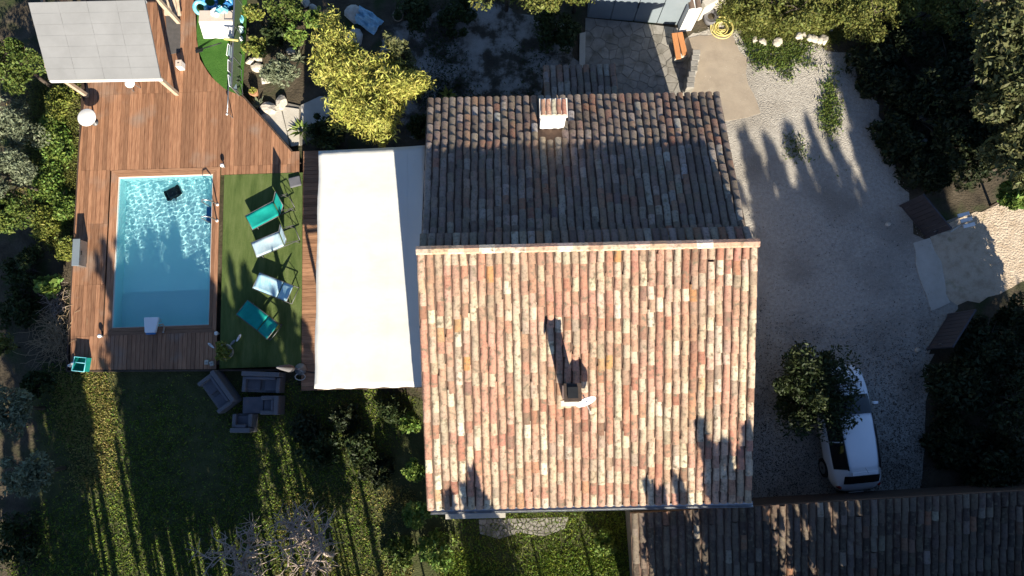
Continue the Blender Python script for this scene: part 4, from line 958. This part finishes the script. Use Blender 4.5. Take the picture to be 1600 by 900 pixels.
# blue tarp heap at the top
def heap(name, pxy, R, h, m, lb, cat, seed):
    rr = np.random.default_rng(seed); n = 15; c = P(*pxy, 0); V = []; ph = rr.uniform(0, 6, 8)
    for j in range(n):
        for i in range(n):
            x, y = (i / (n - 1) * 2 - 1), (j / (n - 1) * 2 - 1); d_ = max(0, 1 - (x * x + y * y) * .9)
            V.append((x * R[0] + .05 * rr.normal() * d_, y * R[1], .02 + h * d_ ** .6 * (.55 + .45 * math.sin(x * 5 + ph[0]) * math.sin(y * 6 + ph[1])) + (rr.uniform(0, .09) if d_ > 0 else 0)))
    F = [(j * n + i, j * n + i + 1, (j + 1) * n + i + 1, (j + 1) * n + i) for j in range(n - 1) for i in range(n - 1)]
    o = MB().raw(V, F).build(name, MT[m], None, False); o.location = (c.x, c.y, .01); o.rotation_euler = (0, 0, -.6); o.modifiers.new('thickness', 'SOLIDIFY').thickness = .01
    tag(o, lb, cat)
heap('tarpaulin', (573, 32), (.55, .32), .35, 'bluetowel', 'crumpled pale blue tarpaulin on the dark ground at the top', 'tarpaulin', 3)
rock((554, 60), .34, 'grey boulder below the blue tarpaulin, lower one', 121, 'boulders by the tarpaulin'); rock((551, 22), .36, 'grey boulder left of the blue tarpaulin', 122, 'boulders by the tarpaulin')
c = P(622, 24, .3); t = empty('coiled_cable', (c.x, c.y, .0), 0, 'pale coiled cable hanging on a stake in the dark yard', 'cable')
for k in range(3): MB().tube([((.16 + .015 * k) * math.cos(a), (.2 + .012 * k) * math.sin(a), .25 + .03 * k) for a in [q / 18 * math.tau for q in range(18)]], .013, 5, close=True).build('loop', MT['wood'], t, True)
MB().tube([(0, .15, 0), (0, .17, .5)], .02, 6).build('stake', MT['wood'], t)

# yellow garden hose and reel
c = P(1130, 42, .1); t = empty('garden_hose', (c.x, c.y, .03), 0, 'coiled yellow garden hose on the concrete below the bank', 'hose'); rr = random.Random(8)
for k in range(8):
    R = .16 + .035 * k; ox, oy = rr.uniform(-.07, .07), rr.uniform(-.07, .07)
    MB().tube([(ox + R * math.cos(a) * 1.0, oy + R * math.sin(a) * 1.05, .02 + .02 * (k % 4) + .015 * math.sin(3 * a + k)) for a in [q / 26 * math.tau for q in range(26)]], .017, 6, close=True).build('coil', MT['yellow'], t, True)
MB().tube([(.3, -.2, .02), (.42, -.05, .02), (.45, .3, .02), (.55, .75, .03), (.62, 1.1, .04)], .015, 6).build('loose_end', MT['yellow'], t, True)
t = lathe_thing('plant_tub', (1111, 26), 0, [(.2, 0), (.24, .15), (.27, .32), (.25, .34), (.22, .32), (.001, .28)], MT['rattan'], 'dark round tub beside the coiled yellow hose', 'tub', 20); MB().lathe((0, 0, .285), [(.21, 0), (.12, .02), (.001, .03)], 14).build('soil', MT['earth'], t)
# stone slab heap / pale wall behind pillar
a, c = P(1088, 30, 0), P(1128, 8, 0); t = empty('rendered_wall', a, 0, 'pale grey rendered wall leaving the frame right of the white pillar', 'wall'); dv = c - a
bar(V3((0, 0, .5)), dv * 2 + V3((0, 0, .5)), .18, 1.0, 'panel', MT['slab'], t); bar(V3((0, 0, 1.03)), dv * 2 + V3((0, 0, 1.03)), .24, .05, 'coping', MT['slab'], t)

# ------------------------------------------------------------------ gate
def gate_leaf(a, c, lb):
    a, c = P(*a), P(*c); t = empty('gate_leaf', a, math.atan2(c.y - a.y, c.x - a.x), lb, 'gate', 'two leaves of the drive gate'); L = (c - a).length; h = 1.35
    for k in range(9): MB().box((L * (k + .5) / 9, 0, .08 + h / 2), (L / 9 - .012, .03, h - .06)).build('board', MT['gate'], t)
    for z in (.1, .08 + h): MB().box((L / 2, 0, z), (L, .05, .06)).build('rail', MT['gate'], t)
    for x in (0, L): MB().box((x, 0, .06 + h / 2), (.06, .06, h + .1)).build('stile', MT['gate'], t)
    MB().box((L - .1, -.04, .75), (.03, .05, .14)).build('handle', MT['metal'], t)
gate_leaf((1406, 322), (1446, 371), 'dark metal gate leaf standing open at the upper side of the drive')
gate_leaf((1481, 492), (1448, 545), 'dark metal gate leaf standing open at the lower side of the drive')
c = P(1478, 352, .0); t = empty('letterbox_post', (c.x, c.y, 0), .25, 'white slatted letterbox stand next to the upper gate leaf', 'letterbox')
for k in range(3): MB().box((.06, .14 - k * .2, .95 + .04 * k), (.40, .12, .05)).build('slat', MT['white'], t, bevel=.008)
for y in (-.2, .1): MB().box((0, y, .45), (.07, .07, .94)).build('post', MT['slab'], t)
bar(V3((-.55, -.32, .9)), V3((.35, -.02, .9)), .05, .05, 'top_rail', MT['slab'], t)

# ------------------------------------------------------------------ car
cc = P(1331, 668, .8)
car = empty('parked_car', (cc.x - .12, cc.y, 0.005), math.radians(5.5), 'white compact hatchback parked in the shade on the drive', 'car', scale=(.96, 1, 1))
CL, CW = 4.06, 1.70
# stations along the car: y (front +), half width, sill z, belt z, roof z, roof half width   (roof = belt where there is no cabin)
ST = [(2.04, .46, .34, .54, .56, .36), (1.97, .66, .26, .64, .67, .54), (1.76, .79, .22, .77, .82, .66), (1.40, .84, .20, .88, .94, .71), (1.08, .85, .20, .93, 1.01, .70), (.80, .85, .20, .94, 1.20, .65), (.40, .85, .20, .95, 1.44, .56), (.05, .85, .20, .96, 1.49, .54), (-.7, .85, .20, .98, 1.51, .52), (-1.16, .845, .20, 1.0, 1.48, .495), (-1.40, .825, .22, 1.0, 1.41, .47), (-1.68, .775, .24, .99, 1.15, .50), (-1.84, .70, .27, .93, .97, .50), (-1.95, .58, .32, .82, .85, .42), (-2.02, .40, .40, .66, .68, .30)]
def section(s):
    y, hw, zs_, zb_, zr, rw = s
    return [(0, y, zs_), (hw * .8, y, zs_), (hw * .97, y, zs_ + .12), (hw, y, (zs_ + zb_) / 2), (hw * .985, y, zb_ - .08), (hw * .94, y, zb_), (hw * .94 * .35 + rw * .65, y, zb_ * .35 + zr * .65), (rw, y, zr - .02), (rw * .8, y, zr + .012), (0, y, zr + .03)]
secs = [section(s) for s in ST]; k = len(secs[0])
ring_ = [[V3((-p[0], p[1], p[2])) for p in reversed(sc[1:])] + [V3(p) for p in sc[1:-1]] if False else [V3(p) for p in sc] + [V3((-p[0], p[1], p[2])) for p in reversed(sc[1:-1])] for sc in secs]
kk = len(ring_[0]); b = MB(); vv = [p for rg2 in ring_ for p in rg2]; ff = []
for i in range(len(ring_) - 1):
    for j in range(kk): j2 = (j + 1) % kk; ff.append((i * kk + j, i * kk + j2, (i + 1) * kk + j2, (i + 1) * kk + j))
ff.append(tuple(range(kk))[::-1]); ff.append(tuple((len(ring_) - 1) * kk + j for j in range(kk)))
body = b.raw(vv, ff).build('body', MT['carpaint'], car, True)
sub = body.modifiers.new('round', 'SUBSURF'); sub.levels = sub.render_levels = 2
def lerp_section(y):
    for i in range(len(ST) - 1):
        if ST[i][0] >= y >= ST[i + 1][0]:
            t_ = (ST[i][0] - y) / (ST[i][0] - ST[i + 1][0]); return [V3(a).lerp(V3(c_), t_) for a, c_ in zip(secs[i], secs[i + 1])]
def pane(nm, ys, j0, j1, sides=(1,), out=.012, f0=0.0, f1=1.0, parent=car, m='glass', n=6, mirror_full=False):
    for s in sides:
        vv = []; cols = n
        for y in ys:
            sc = lerp_section(y); 
            if mirror_full: line = [V3((-p.x, p.y, p.z)) for p in sc[j0:]] ; line = line + [p for p in reversed(sc[j0:-1])]; line = [V3((-q.x, q.y, q.z)) for q in line]
            else: line = [V3((p.x * s, p.y, p.z)) for p in sc[j0:j1 + 1]]
            for q in line: vv.append(q)
        w_ = len(vv) // len(ys); F = [(i * w_ + j, i * w_ + j + 1, (i + 1) * w_ + j + 1, (i + 1) * w_ + j) for i in range(len(ys) - 1) for j in range(w_ - 1)]
        cen = V3((0, -.3, .8)); vv = [q + (q - cen).normalized() * out for q in vv]
        MB().raw(vv, F).build(nm, MT[m], parent, True)
pane('windscreen', [1.02, .88, .72, .54, .44], 7, 9, mirror_full=True, out=.018)
pane('rear_window', [-1.43, -1.52, -1.61, -1.69], 6, 9, mirror_full=True, out=.022)
pane('side_window', [.72, .4, .1, -.36], 5, 7, (1, -1), .014); pane('side_window', [-.40, -.7, -1.0, -1.22], 5, 7, (1, -1), .014)
for s in (-1, 1):
    MB().tube([(s * .565, .1, 1.475), (s * .55, -.7, 1.50), (s * .525, -1.25, 1.475)], .026, 6).build('roof_rail', MT['black'], car, True)
    mm = MB().box((s * .95, .72, .98), (.17, .10, .12)).build('wing_mirror', MT['carpaint'], car, bevel=.03); MB().box((s * .95, .665, .98), (.13, .008, .09)).build('mirror_glass', MT['glass'], mm)
    MB().raw([(s * .50, 1.99, .56), (s * .74, 1.80, .60), (s * .76, 1.60, .79), (s * .56, 1.80, .77)], [(0, 1, 2, 3)]).build('headlight', MT['clearlamp'], car).modifiers.new('thickness', 'SOLIDIFY').thickness = .05
    MB().box((s * .64, -1.80, .86), (.12, .13, .2), Matrix.Rotation(s * .75, 3, 'Z')).build('tail_light', MT['redlamp'], car, bevel=.03)
    for y in (1.28, -1.25):
        w_ = MB().tube([(s * .66, y, .31), (s * .86, y, .31)], .31, 22).build('wheel', MT['rubber'], car, bevel=.02)
        MB().tube([(s * .855, y, .31), (s * .868, y, .31)], .2, 18).build('rim', MT['metal'], w_)
        MB().tube([(s * .868, y, .31), (s * .872, y, .31)], .05, 10).build('hub_cap', MT['black'], w_)
    MB().box((s * .865, -.05, .84), (.02, .16, .03)).build('door_handle', MT['carpaint'], car)
MB().box((0, -1.37, 1.465), (.84, .12, .03), Matrix.Rotation(.16, 3, 'X')).build('roof_spoiler', MT['carpaint'], car, bevel=.012)
for s in (-1, 1): MB().tube([(s * .1, 1.06, 1.03), (s * .1 - .32, .90, 1.13)], .008, 5).build('wiper', MT['black'], car)
MB().box((0, -2.035, .45), (1.1, .03, .14)).build('rear_bumper_insert', MT['black'], car, bevel=.01)
MB().box((0, -2.05, .62), (.48, .012, .1)).build('number_plate', MT['white'], car)
MB().tube([(0, -1.2, 1.52), (0, -1.34, 1.66)], .006, 5).build('aerial', MT['black'], car)

# ------------------------------------------------------------------ trees and shrubs in view
# golden tree: one trunk clump, several lobes
gc = P(575, 150, 1.0); gt = empty('golden_tree', (gc.x, gc.y, 0), 0, 'sprawling golden yellow tree beside the awning and the house', 'tree')
rng = np.random.default_rng(41); pts = []
for (u, v, z, rx, ry, rz, n) in ((580, 165, 3.1, 1.2, .95, 1.2, 11040), (545, 120, 3.5, .95, .9, 1.0, 8160), (525, 85, 3.5, .75, .85, .9, 5280), (517, 48, 3.6, .34, .75, .7, 1920), (625, 135, 3.3, .95, .55, .8, 5280), (650, 128, 3.2, .42, .35, .5, 1200), (592, 200, 3.3, .50, .5, .8, 2160), (560, 175, 2.5, .9, .9, .9, 3840), (605, 105, 3.1, .7, .5, .7, 900)):
    c = P(u, v, z); pts.append(crown_pts(rng, (rx, ry, rz), n, 40, .44) + np.array([c.x - gc.x, c.y - gc.y, z]))
V, F = leaf_quads(np.concatenate(pts), rng, .15, .24); np_mesh('crown', V, F, G['gold'], gt)
b = MB()
for (u, v) in ((580, 165), (545, 120), (525, 90), (625, 135), (592, 195)):
    c = P(u, v, 3.1); b.tube([(0, 0, -.1), ((c.x - gc.x) * .3, (c.y - gc.y) * .3, 1.4), (c.x - gc.x, c.y - gc.y, 3.1)], .07, 6, .02)
b.build('trunk', MT['bark'], gt, True)
tree('conifer', 624, 90, .50, 4.2, 'conifer', 'small pointed green conifer behind the golden tree', n=4200, size=.10, seed=3, rz=1.3)
tree('olive_bush', 437, 108, .62, 1.5, 'olive', 'round grey green olive bush behind the paved corner', 'bush', n=4200, size=.10, seed=4)
tree('garden_shrub', 400, 70, .45, 1.0, 'yellowgreen', 'yellow green shrub close behind the green fence', 'bush', n=1300, size=.13, seed=5)
tree('garden_shrub', 397, 20, .35, 1.2, 'yellowgreen', 'narrow yellow green shrub by the fence at the top picture edge', 'bush', n=900, size=.13, seed=6)
tree('garden_shrub', 440, 12, .75, 1.3, 'green', 'loose green shrub at the top edge left of the golden tree', 'bush', n=2300, size=.12, seed=7)
tree('garden_shrub', 462, 55, .40, 1.0, 'bright', 'bright green shrub right above the olive bush', 'bush', n=1000, size=.13, seed=8)
tree('garden_shrub', 490, 28, .45, 1.0, 'bright', 'bright leafed shrub left of the golden tree tip', 'bush', n=1000, size=.14, seed=9)
tree('garden_shrub', 432, 50, .55, 1.0, 'dark', 'dark low shrub in shade above the olive bush', 'bush', n=1400, size=.13, seed=10)
tree('garden_shrub', 510, 208, .75, 1.1, 'dark', 'dark shrub in shade at the corner of the awning', 'bush', n=2600, size=.14, seed=11)
def agave(name, pxy, n, L, lb, leaf, seed):
    rr = random.Random(seed); c = P(*pxy, 0); t = empty(name, (c.x, c.y, 0), 0, lb, 'plant')
    for k in range(n):
        a = k * 2.399 + rr.uniform(-.2, .2); e = rr.uniform(.25, 1.1); l = L * rr.uniform(.7, 1.1); d_ = V3((math.cos(a) * math.cos(e), math.sin(a) * math.cos(e), math.sin(e))); s_ = V3((-math.sin(a), math.cos(a), 0)) * .05
        m1 = d_ * l * .5; tip = d_ * l - V3((0, 0, l * .12)); b = MB(); b.raw([s_ * .6, -s_ * .6, m1 + s_ + V3((0, 0, .02)), m1 - s_ + V3((0, 0, .02)), tip, m1 - V3((0, 0, .015))], [(0, 1, 5), (0, 5, 2), (1, 3, 5), (2, 5, 4), (5, 3, 4)]); b.build('leaf', G[leaf], t)
agave('spiky_plant', (472, 205), 18, .62, 'bright green strap leaved plant beside the paved corner', 'bright', 4)
agave('spiky_plant', (468, 95), 12, .5, 'grey strap leaved plant left of the golden tree', 'olive', 5)
agave('spiky_plant', (405, 165), 10, .4, 'small pale strap leaved plant at the diagonal deck edge', 'olive', 6)
agave('potted_succulent', (700, 150), 14, .42, 'thin leaved plant peeping over the upper left roof edge', 'yellowgreen', 7)

# left border
L_ = [((18, 95), .95, 3.0, 'green', 'green tree at the left picture edge, topmost'), ((14, 195), 1.0, 2.6, 'olive', 'grey green tree at the left picture edge below the topmost'), ((12, 275), 1.0, 2.6, 'olive', 'grey green tree at the left picture edge in the middle'), ((12, 328), .75, 2.2, 'green', 'green tree at the left picture edge above the dark shade')]
for k, (p, r_, h_, lf, lb) in enumerate(L_): tree('border_tree', *p, r_, h_, lf, lb, n=8000, size=.10, seed=20 + k, group='trees along the left border')
Hh = [((95, 160), .62, 'yellowgreen', 'hedge bush left of the deck, nearest the round white table'), ((82, 205), .60, 'bright', 'hedge bush left of the deck, second from the round white table'), ((98, 240), .62, 'bright', 'hedge bush left of the deck, third from the round white table'), ((78, 285), .66, 'bright', 'hedge bush left of the deck, fourth from the round white table'), ((98, 325), .60, 'bright', 'hedge bush left of the deck, just above the grey box'), ((74, 350), .55, 'yellowgreen', 'hedge bush left of the deck, lowest on the outer side'), ((105, 390), .36, 'yellowgreen', 'small hedge bush tucked behind the grey box')]
for k, (p, r_, lf, lb) in enumerate(Hh): tree('hedge_bush', *p, r_, .62, lf, lb, 'bush', n=5200, size=.10, seed=30 + k, group='hedge along the left deck edge', ry=r_ * 1.35, clumps=44, spread=.42)
tree('leafy_plant', 76, 447, .42, .9, 'bright', 'large leafed plant below the grey box at the deck edge', 'plant', n=520, size=.22, seed=38, asp=.6)
tree('olive_tree', 12, 640, .85, 2.4, 'olive', 'grey olive tree at the left edge level with the deck corner', n=2400, size=.15, seed=39, group='olive trees at the left edge')
tree('olive_tree', 38, 742, .78, 2.6, 'olive', 'grey olive tree at the left edge above the dark lower corner', n=2200, size=.15, seed=40, group='olive trees at the left edge', spread=.42)
tree('round_bush', 2, 540, .42, 1.2, 'hedge', 'round yellowish bush cut by the left picture edge', 'bush', n=1700, size=.09, seed=42)
for k, (p, r_, lb) in enumerate((((45, 420), .8, 'dark bush in deep shade left of the grey box'), ((25, 480), .8, 'dark bush in deep shade beside the round yellowish bush'), ((60, 600), .6, 'dark bush in deep shade left of the teal basket'), ((25, 845), .9, 'dark bush in the lower left picture corner'))):
    tree('shade_bush', *p, r_, 1.0, 'dark', lb, 'bush', n=2200, size=.15, seed=43 + k)

# dry brambles
def twigs(name, pxy, R, n, h, lb, seed, m, cat):
    rr = random.Random(seed); c = P(*pxy, 0); t = empty(name, (c.x, c.y, 0), 0, lb, cat)
    for q in range(3):
        b = MB()
        for k in range(n // 3):
            p = V3((rr.gauss(0, R * .35), rr.gauss(0, R * .6), 0)); d_ = V3((rr.uniform(-1, 1), rr.uniform(-1, 1), rr.uniform(.3, 1.2))).normalized(); pts = [p]
            for i in range(4): p = p + d_ * h * .35; d_ = (d_ + V3((rr.uniform(-.6, .6), rr.uniform(-.6, .6), rr.uniform(-.7, .1)))).normalized(); pts.append(V3((p.x, p.y, max(.02, p.z))))
            b.tube(pts, .010, 4, .004)
        b.build('cane', MT[m], t)
twigs('dry_bramble', (92, 525), .8, 210, .6, 'tangle of dry straw coloured brambles at the left deck edge', 5, 'straw', 'bush')
twigs('dry_bramble', (92, 470), .4, 50, .5, 'sparse dry brambles beside the large leafed plant', 6, 'twig', 'bush')

# bare branching tree at the bottom
def bare_tree(base_px, h, seed, lb, lean, big):
    rr = random.Random(seed); c = P(*base_px, 0); t = empty('bare_tree', (c.x, c.y, 0), 0, lb, 'tree'); tb, bb, tw = MB(), MB(), MB()
    def grow(p, d, L, r_, lev):
        pts = [p]; q = p; dd = d.copy(); n = 4
        for i in range(n):
            dd = (dd + V3((rr.gauss(0, .16), rr.gauss(0, .16), rr.gauss(0, .1) + (.03 if lev < 3 else -.02)))).normalized(); q = q + dd * L / n; pts.append(q)
        (tb if lev == 0 else bb if lev < 3 else tw).tube(pts, r_, 6 if lev < 2 else 4, r_ * .55)
        if lev >= big: return
        for k in range({0: 6, 1: 5, 2: 4, 3: 3}.get(lev, 3)):
            a = rr.uniform(.25, 1.0); pp = pts[min(n, 1 + int(a * n))] if lev else pts[-1 - (k % 2)]
            sd_ = V3((rr.gauss(0, 1), rr.gauss(0, 1), rr.gauss(0, .35) + (.25 if lev < 2 else .05))).normalized(); nd = (dd * .75 + sd_ * (.95 if lev else 1.5)).normalized()
            grow(pp, nd, L * rr.uniform(.55, .85), max(.010, r_ * .55), lev + 1)
    grow(V3((0, 0, -.1)), V3(lean).normalized(), h, .10, 0)
    tb.build('trunk', MT['twig'], t, True); bb.build('branches', MT['twig'], t, True); tag(tw.build('twigs', MT['twig'], t), kind='stuff')
bare_tree((522, 866), 1.3, 12, 'bare leafless tree with reddish grey branches at the bottom of the lawn', (.05, .1, 1), 4)
bare_tree((400, 866), 1.2, 15, 'bare leafless shrub left of the larger bare tree', (-.15, .05, 1), 4)

# shrubs round the house's lower left
S_ = [((535, 655), .55, .9, 'grove', 'black green bush right below the awning edge'), ((590, 735), .6, .8, 'grove', 'black green bush above the bare tree, right'), ((478, 668), .5, .8, 'grove', 'black green bush below the parasol base'), ((500, 700), .75, 1.1, 'dark', 'dark leafy bush in shade below the awning, left'), ((560, 700), .6, 1.0, 'dark', 'dark leafy bush in shade below the awning, middle'), ((640, 660), .34, 1.3, 'bright', 'climbing green vine beside the roof, upper one'), ((645, 735), .40, 1.2, 'bright', 'climbing green vine beside the roof, middle one'), ((655, 800), .50, 1.0, 'bright', 'bright green bush at the lower left roof corner'), ((680, 860), .75, .9, 'bright', 'bright green bush below the lower left roof corner'), ((625, 870), .65, .8, 'green', 'green bush left of the bright bush below the roof'), ((945, 850), .42, .8, 'bright', 'narrow bright bush left of the mossy outbuilding'), ((610, 640), .5, .8, 'dark', 'dark bush in the corner under the awning')]
for k, (p, r_, h_, lf, lb) in enumerate(S_): tree('garden_bush', *p, r_, h_, lf, lb, 'bush', n=1900, size=.15, seed=60 + k)

# hedge at the top middle and dark shrubs in the back yard
for k, (p, r_, h_, lf, lb) in enumerate((((790, -32), 1.2, 2.9, 'hedge', 'hedge top caught by the sun at the top edge, left part'), ((855, -30), 1.2, 3.0, 'hedge', 'hedge top caught by the sun at the top edge, middle part'), ((905, -38), .9, 3.0, 'hedge', 'hedge top caught by the sun at the top edge, next to the steel shed'), ((870, 45), .9, 1.4, 'dark', 'dark bush in shade beside the stone terrace'), ((640, 20), .8, 1.0, 'dark', 'dark bush at the top edge right of the tarpaulin'), ((720, 30), .8, .8, 'dark', 'dark bush at the top edge in the middle of the yard'), ((660, 200), .5, 1.2, 'dark', 'dark bush between the golden tree and the house'))):
    tree('yard_bush', *p, r_, h_, lf, lb, 'bush', n=3400, size=.13, seed=80 + k)

# hedge along the top right, lit from the south
for k, u in enumerate(range(1165, 1530, 42)):
    v = 2 + (k % 3) * 5; r_ = .95 + .15 * (k % 2)
    tree('top_hedge_bush', u, v, r_, 1.7 + .15 * (k % 3), 'hedge', 'olive green hedge bush at the top right edge, number %s from the yellow hose' % ['one', 'two', 'three', 'four', 'five', 'six', 'seven', 'eight', 'nine'][k], 'bush', n=4300, size=.11, seed=100 + k, group='sunlit hedge along the top right edge', ry=1.0 if u < 1300 else 1.25)
# dark trees on the right
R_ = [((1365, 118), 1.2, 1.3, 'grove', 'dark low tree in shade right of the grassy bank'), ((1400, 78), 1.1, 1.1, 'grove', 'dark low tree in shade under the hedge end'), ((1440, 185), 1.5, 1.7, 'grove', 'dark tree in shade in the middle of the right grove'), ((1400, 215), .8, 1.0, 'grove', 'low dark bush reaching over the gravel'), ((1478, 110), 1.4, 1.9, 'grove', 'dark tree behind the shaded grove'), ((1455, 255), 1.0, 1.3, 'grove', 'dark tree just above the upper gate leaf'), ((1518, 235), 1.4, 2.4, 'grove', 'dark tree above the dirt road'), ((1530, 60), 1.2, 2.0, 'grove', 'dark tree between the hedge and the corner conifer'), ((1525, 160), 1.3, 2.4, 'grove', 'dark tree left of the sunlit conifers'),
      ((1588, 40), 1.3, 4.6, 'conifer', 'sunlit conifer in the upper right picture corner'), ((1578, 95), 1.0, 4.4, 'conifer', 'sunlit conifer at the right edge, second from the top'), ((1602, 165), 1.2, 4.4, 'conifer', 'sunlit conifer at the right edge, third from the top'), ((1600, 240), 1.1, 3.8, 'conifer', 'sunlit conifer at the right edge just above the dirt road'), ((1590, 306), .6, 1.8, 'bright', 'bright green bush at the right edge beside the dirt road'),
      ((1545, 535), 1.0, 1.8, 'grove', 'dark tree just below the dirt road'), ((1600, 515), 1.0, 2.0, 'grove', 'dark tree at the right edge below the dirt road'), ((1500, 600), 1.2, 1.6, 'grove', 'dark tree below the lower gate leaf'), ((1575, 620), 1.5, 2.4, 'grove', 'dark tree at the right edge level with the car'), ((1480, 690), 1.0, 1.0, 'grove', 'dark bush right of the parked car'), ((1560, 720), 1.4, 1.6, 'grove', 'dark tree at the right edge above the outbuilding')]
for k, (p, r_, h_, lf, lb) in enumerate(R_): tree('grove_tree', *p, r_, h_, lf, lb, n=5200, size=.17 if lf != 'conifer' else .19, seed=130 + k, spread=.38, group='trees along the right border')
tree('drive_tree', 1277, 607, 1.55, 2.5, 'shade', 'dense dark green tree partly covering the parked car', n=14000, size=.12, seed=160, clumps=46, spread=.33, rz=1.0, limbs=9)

# ------------------------------------------------------------------ cypress windbreak south of the picture: it throws the long shadows
def cypress_proto(seed, wide, n, bare):
    rr = np.random.default_rng(seed); t = empty('cypress', (0, 0, 0))
    z = rr.uniform(0, 1, n) ** .85; w_ = wide * (1 - z) ** .75 * (.35 + .65 * np.minimum(1, z * 4 + .3)); a = rr.uniform(0, math.tau, n); q = np.sqrt(rr.uniform(.15, 1, n))
    lob = 1 + .28 * np.sin(a * 3 + z * 23) + .16 * np.sin(a * 5 - z * 41)
    C = np.stack([np.cos(a) * w_ * q * lob, np.sin(a) * w_ * q * lob, bare + (1 - bare) * z], 1) * 8.0
    nb = 46; bz = rr.uniform(.05, .97, nb); bo = rr.normal(size=(nb, 2)) * wide * 5.0 * (1.05 - bz)[:, None] ; ib = np.clip((z * nb).astype(int) + rr.integers(-1, 2, n), 0, nb - 1); hit = rr.uniform(0, 1, n) < .5
    C[:, :2] += np.where(hit[:, None], bo[ib] * .8, 0)
    V, F = leaf_quads(C, rr, .24, .4, .5); np_mesh('crown', V, F, G['cypress'], t)
    MB().tube([(0, 0, -.2), (0, 0, 5.5)], .11, 7, .03).build('trunk', MT['bark'], t, True); return t
protos = [cypress_proto(1, .085, 2600, .40), cypress_proto(2, .06, 1900, .45), cypress_proto(3, .11, 5200, .10), cypress_proto(4, .032, 1000, .45), cypress_proto(5, .06, 3000, .08), cypress_proto(6, .12, 2600, .66)]
used = [False] * len(protos)
tanA = math.tan(SUN_AZ); tanE = math.tan(SUN_EL)
def cypress_to(u, v, Z, Y0, kind, label='tall cypress of the windbreak south of the house, beyond the picture', wk=1.0):
    """a cypress rooted on the line y=Y0 whose tip throws its shadow on the photo's pixel (u,v) at height Z"""
    s = P(u, v, Z); dy = s.y - Y0; x = s.x + dy * tanA; h = Z + dy / math.cos(SUN_AZ) * tanE
    src = protos[kind]
    if used[kind]: o = copy_tree(src)
    else: o = src; used[kind] = True
    k = h / 8.0; o.location = (x, Y0, 0); o.scale = (k * wk, k * wk, k); o.rotation_euler = (0, 0, (u * 13 % 628) / 100)
    tag(o, label, 'tree', 'cypress windbreak')
# gravel drive and outbuilding
for (u, v, kd) in ((1158, 205, 4), (1178, 240, 4), (1196, 215, 4), (1213, 250, 2), (1228, 195, 4), (1246, 245, 4), (1262, 190, 4), (1278, 235, 2), (1296, 215, 4), (1312, 250, 4), (1330, 205, 4), (1343, 290, 2), (1368, 235, 4)): cypress_to(u, v, 0, -9.5 - (u % 7) * .22, kd)
for (u, v) in ((1180, 300), (1222, 290), (1262, 290), (1300, 280), (1375, 300), (1398, 250), (1190, 420), (1275, 380), (1330, 370), (1385, 380), (1420, 330), (1240, 520), (1452, 360), (1200, 285), (1242, 300), (1288, 300), (1318, 310), (1170, 270), (1350, 330)): cypress_to(u, v, 0, -8.6 - (u % 5) * .2, 2)
for (u, v) in ((1345, 92), (1368, 78), (1392, 70), (1412, 85), (1425, 130)): cypress_to(u, v, 1.2, -10.2, 2, wk=.8)
for (u, v) in ((1484, 400), (1492, 440), (1470, 440), (1505, 500), (1440, 470), (1535, 540), (1570, 560), (1600, 580)): cypress_to(u, v, .6, -8.4, 2)
for (u, v) in ((1270, 780), (1310, 775), (1350, 770), (1385, 770), (1420, 765), (1060, 790), (1105, 790), (1140, 785), (1285, 790), (1330, 780), (1370, 775), (1405, 770), (1238, 800)): cypress_to(u, v, 2.9, -8.8, 2)
# roof tips
for (u, v, Z, kd) in ((697, 760, 3.85, 4), (722, 745, 3.9, 4), (736, 722, 4.0, 4), (756, 765, 3.8, 3), (1008, 745, 3.95, 4), (1030, 760, 3.9, 4), (1052, 738, 3.95, 4), (1088, 648, 4.35, 4), (1108, 690, 4.2, 2), (1128, 680, 4.2, 4), (1160, 655, 4.3, 4), (1150, 700, 4.1, 2), (1172, 690, 4.1, 4)): cypress_to(u, v, Z, -9.2, kd)
for (u, v) in ((790, 815), (830, 840), (905, 820), (960, 830)): cypress_to(u, v, 0, -8.6, 3)
# pool, deck, turf, awning and lawn
for (u, v, Z, kd) in ((0, 330, 0, 5), (35, 325, 0, 5), (62, 345, 0, 1), (82, 400, 0, 1), (45, 430, 0, 5), (66, 500, 0, 0), (20, 440, 0, 5), (75, 560, 0, 2), (55, 610, 0, 2), (30, 650, 0, 2), (5, 650, 0, 2),
                      (162, 375, DZ, 1), (178, 430, DZ, 1), (262, 372, wz, 0), (200, 440, wz, 0), (325, 425, wz, 1), (205, 400, wz, 1), (358, 400, DZ, 3), (425, 430, DZ, 3), (300, 480, DZ, 0), (170, 500, DZ, 1), (470, 500, DZ, 1),
                      (605, 650, 0, 5), (640, 640, 0, 5), (490, 640, 0, 5), (200, 425, wz, 1), (232, 430, wz, 0), (340, 640, 0, 3), (230, 610, 0, 3), (216, 650, 0, 3), (286, 640, 0, 3), (180, 680, 0, 3), (245, 660, 0, 3), (325, 700, 0, 3), (150, 720, 0, 3), (190, 600, 0, 1), (455, 690, 0, 3), (560, 740, 0, 3), (205, 720, 0, 3), (265, 740, 0, 3)): cypress_to(u, v, Z, -9.0 - (u % 9) * .2, kd)
for (u, v, Z) in ((225, 378, wz), (290, 430, wz), (240, 440, wz), (262, 420, wz), (285, 455, wz), (315, 445, wz), (350, 460, DZ), (445, 480, DZ), (330, 500, DZ), (378, 415, DZ), (400, 455, DZ), (380, 500, DZ), (420, 510, DZ), (250, 500, DZ), (215, 500, DZ)): cypress_to(u, v, Z, -9.2 - (u % 7) * .15, 5, wk=.62)
cypress_to(128, 600, 0, -9.3, 3, wk=.5)
for (u, v) in ((195, 455), (225, 455), (255, 450), (285, 458), (312, 462)): cypress_to(u, v, wz, -9.8, 0, wk=.9)
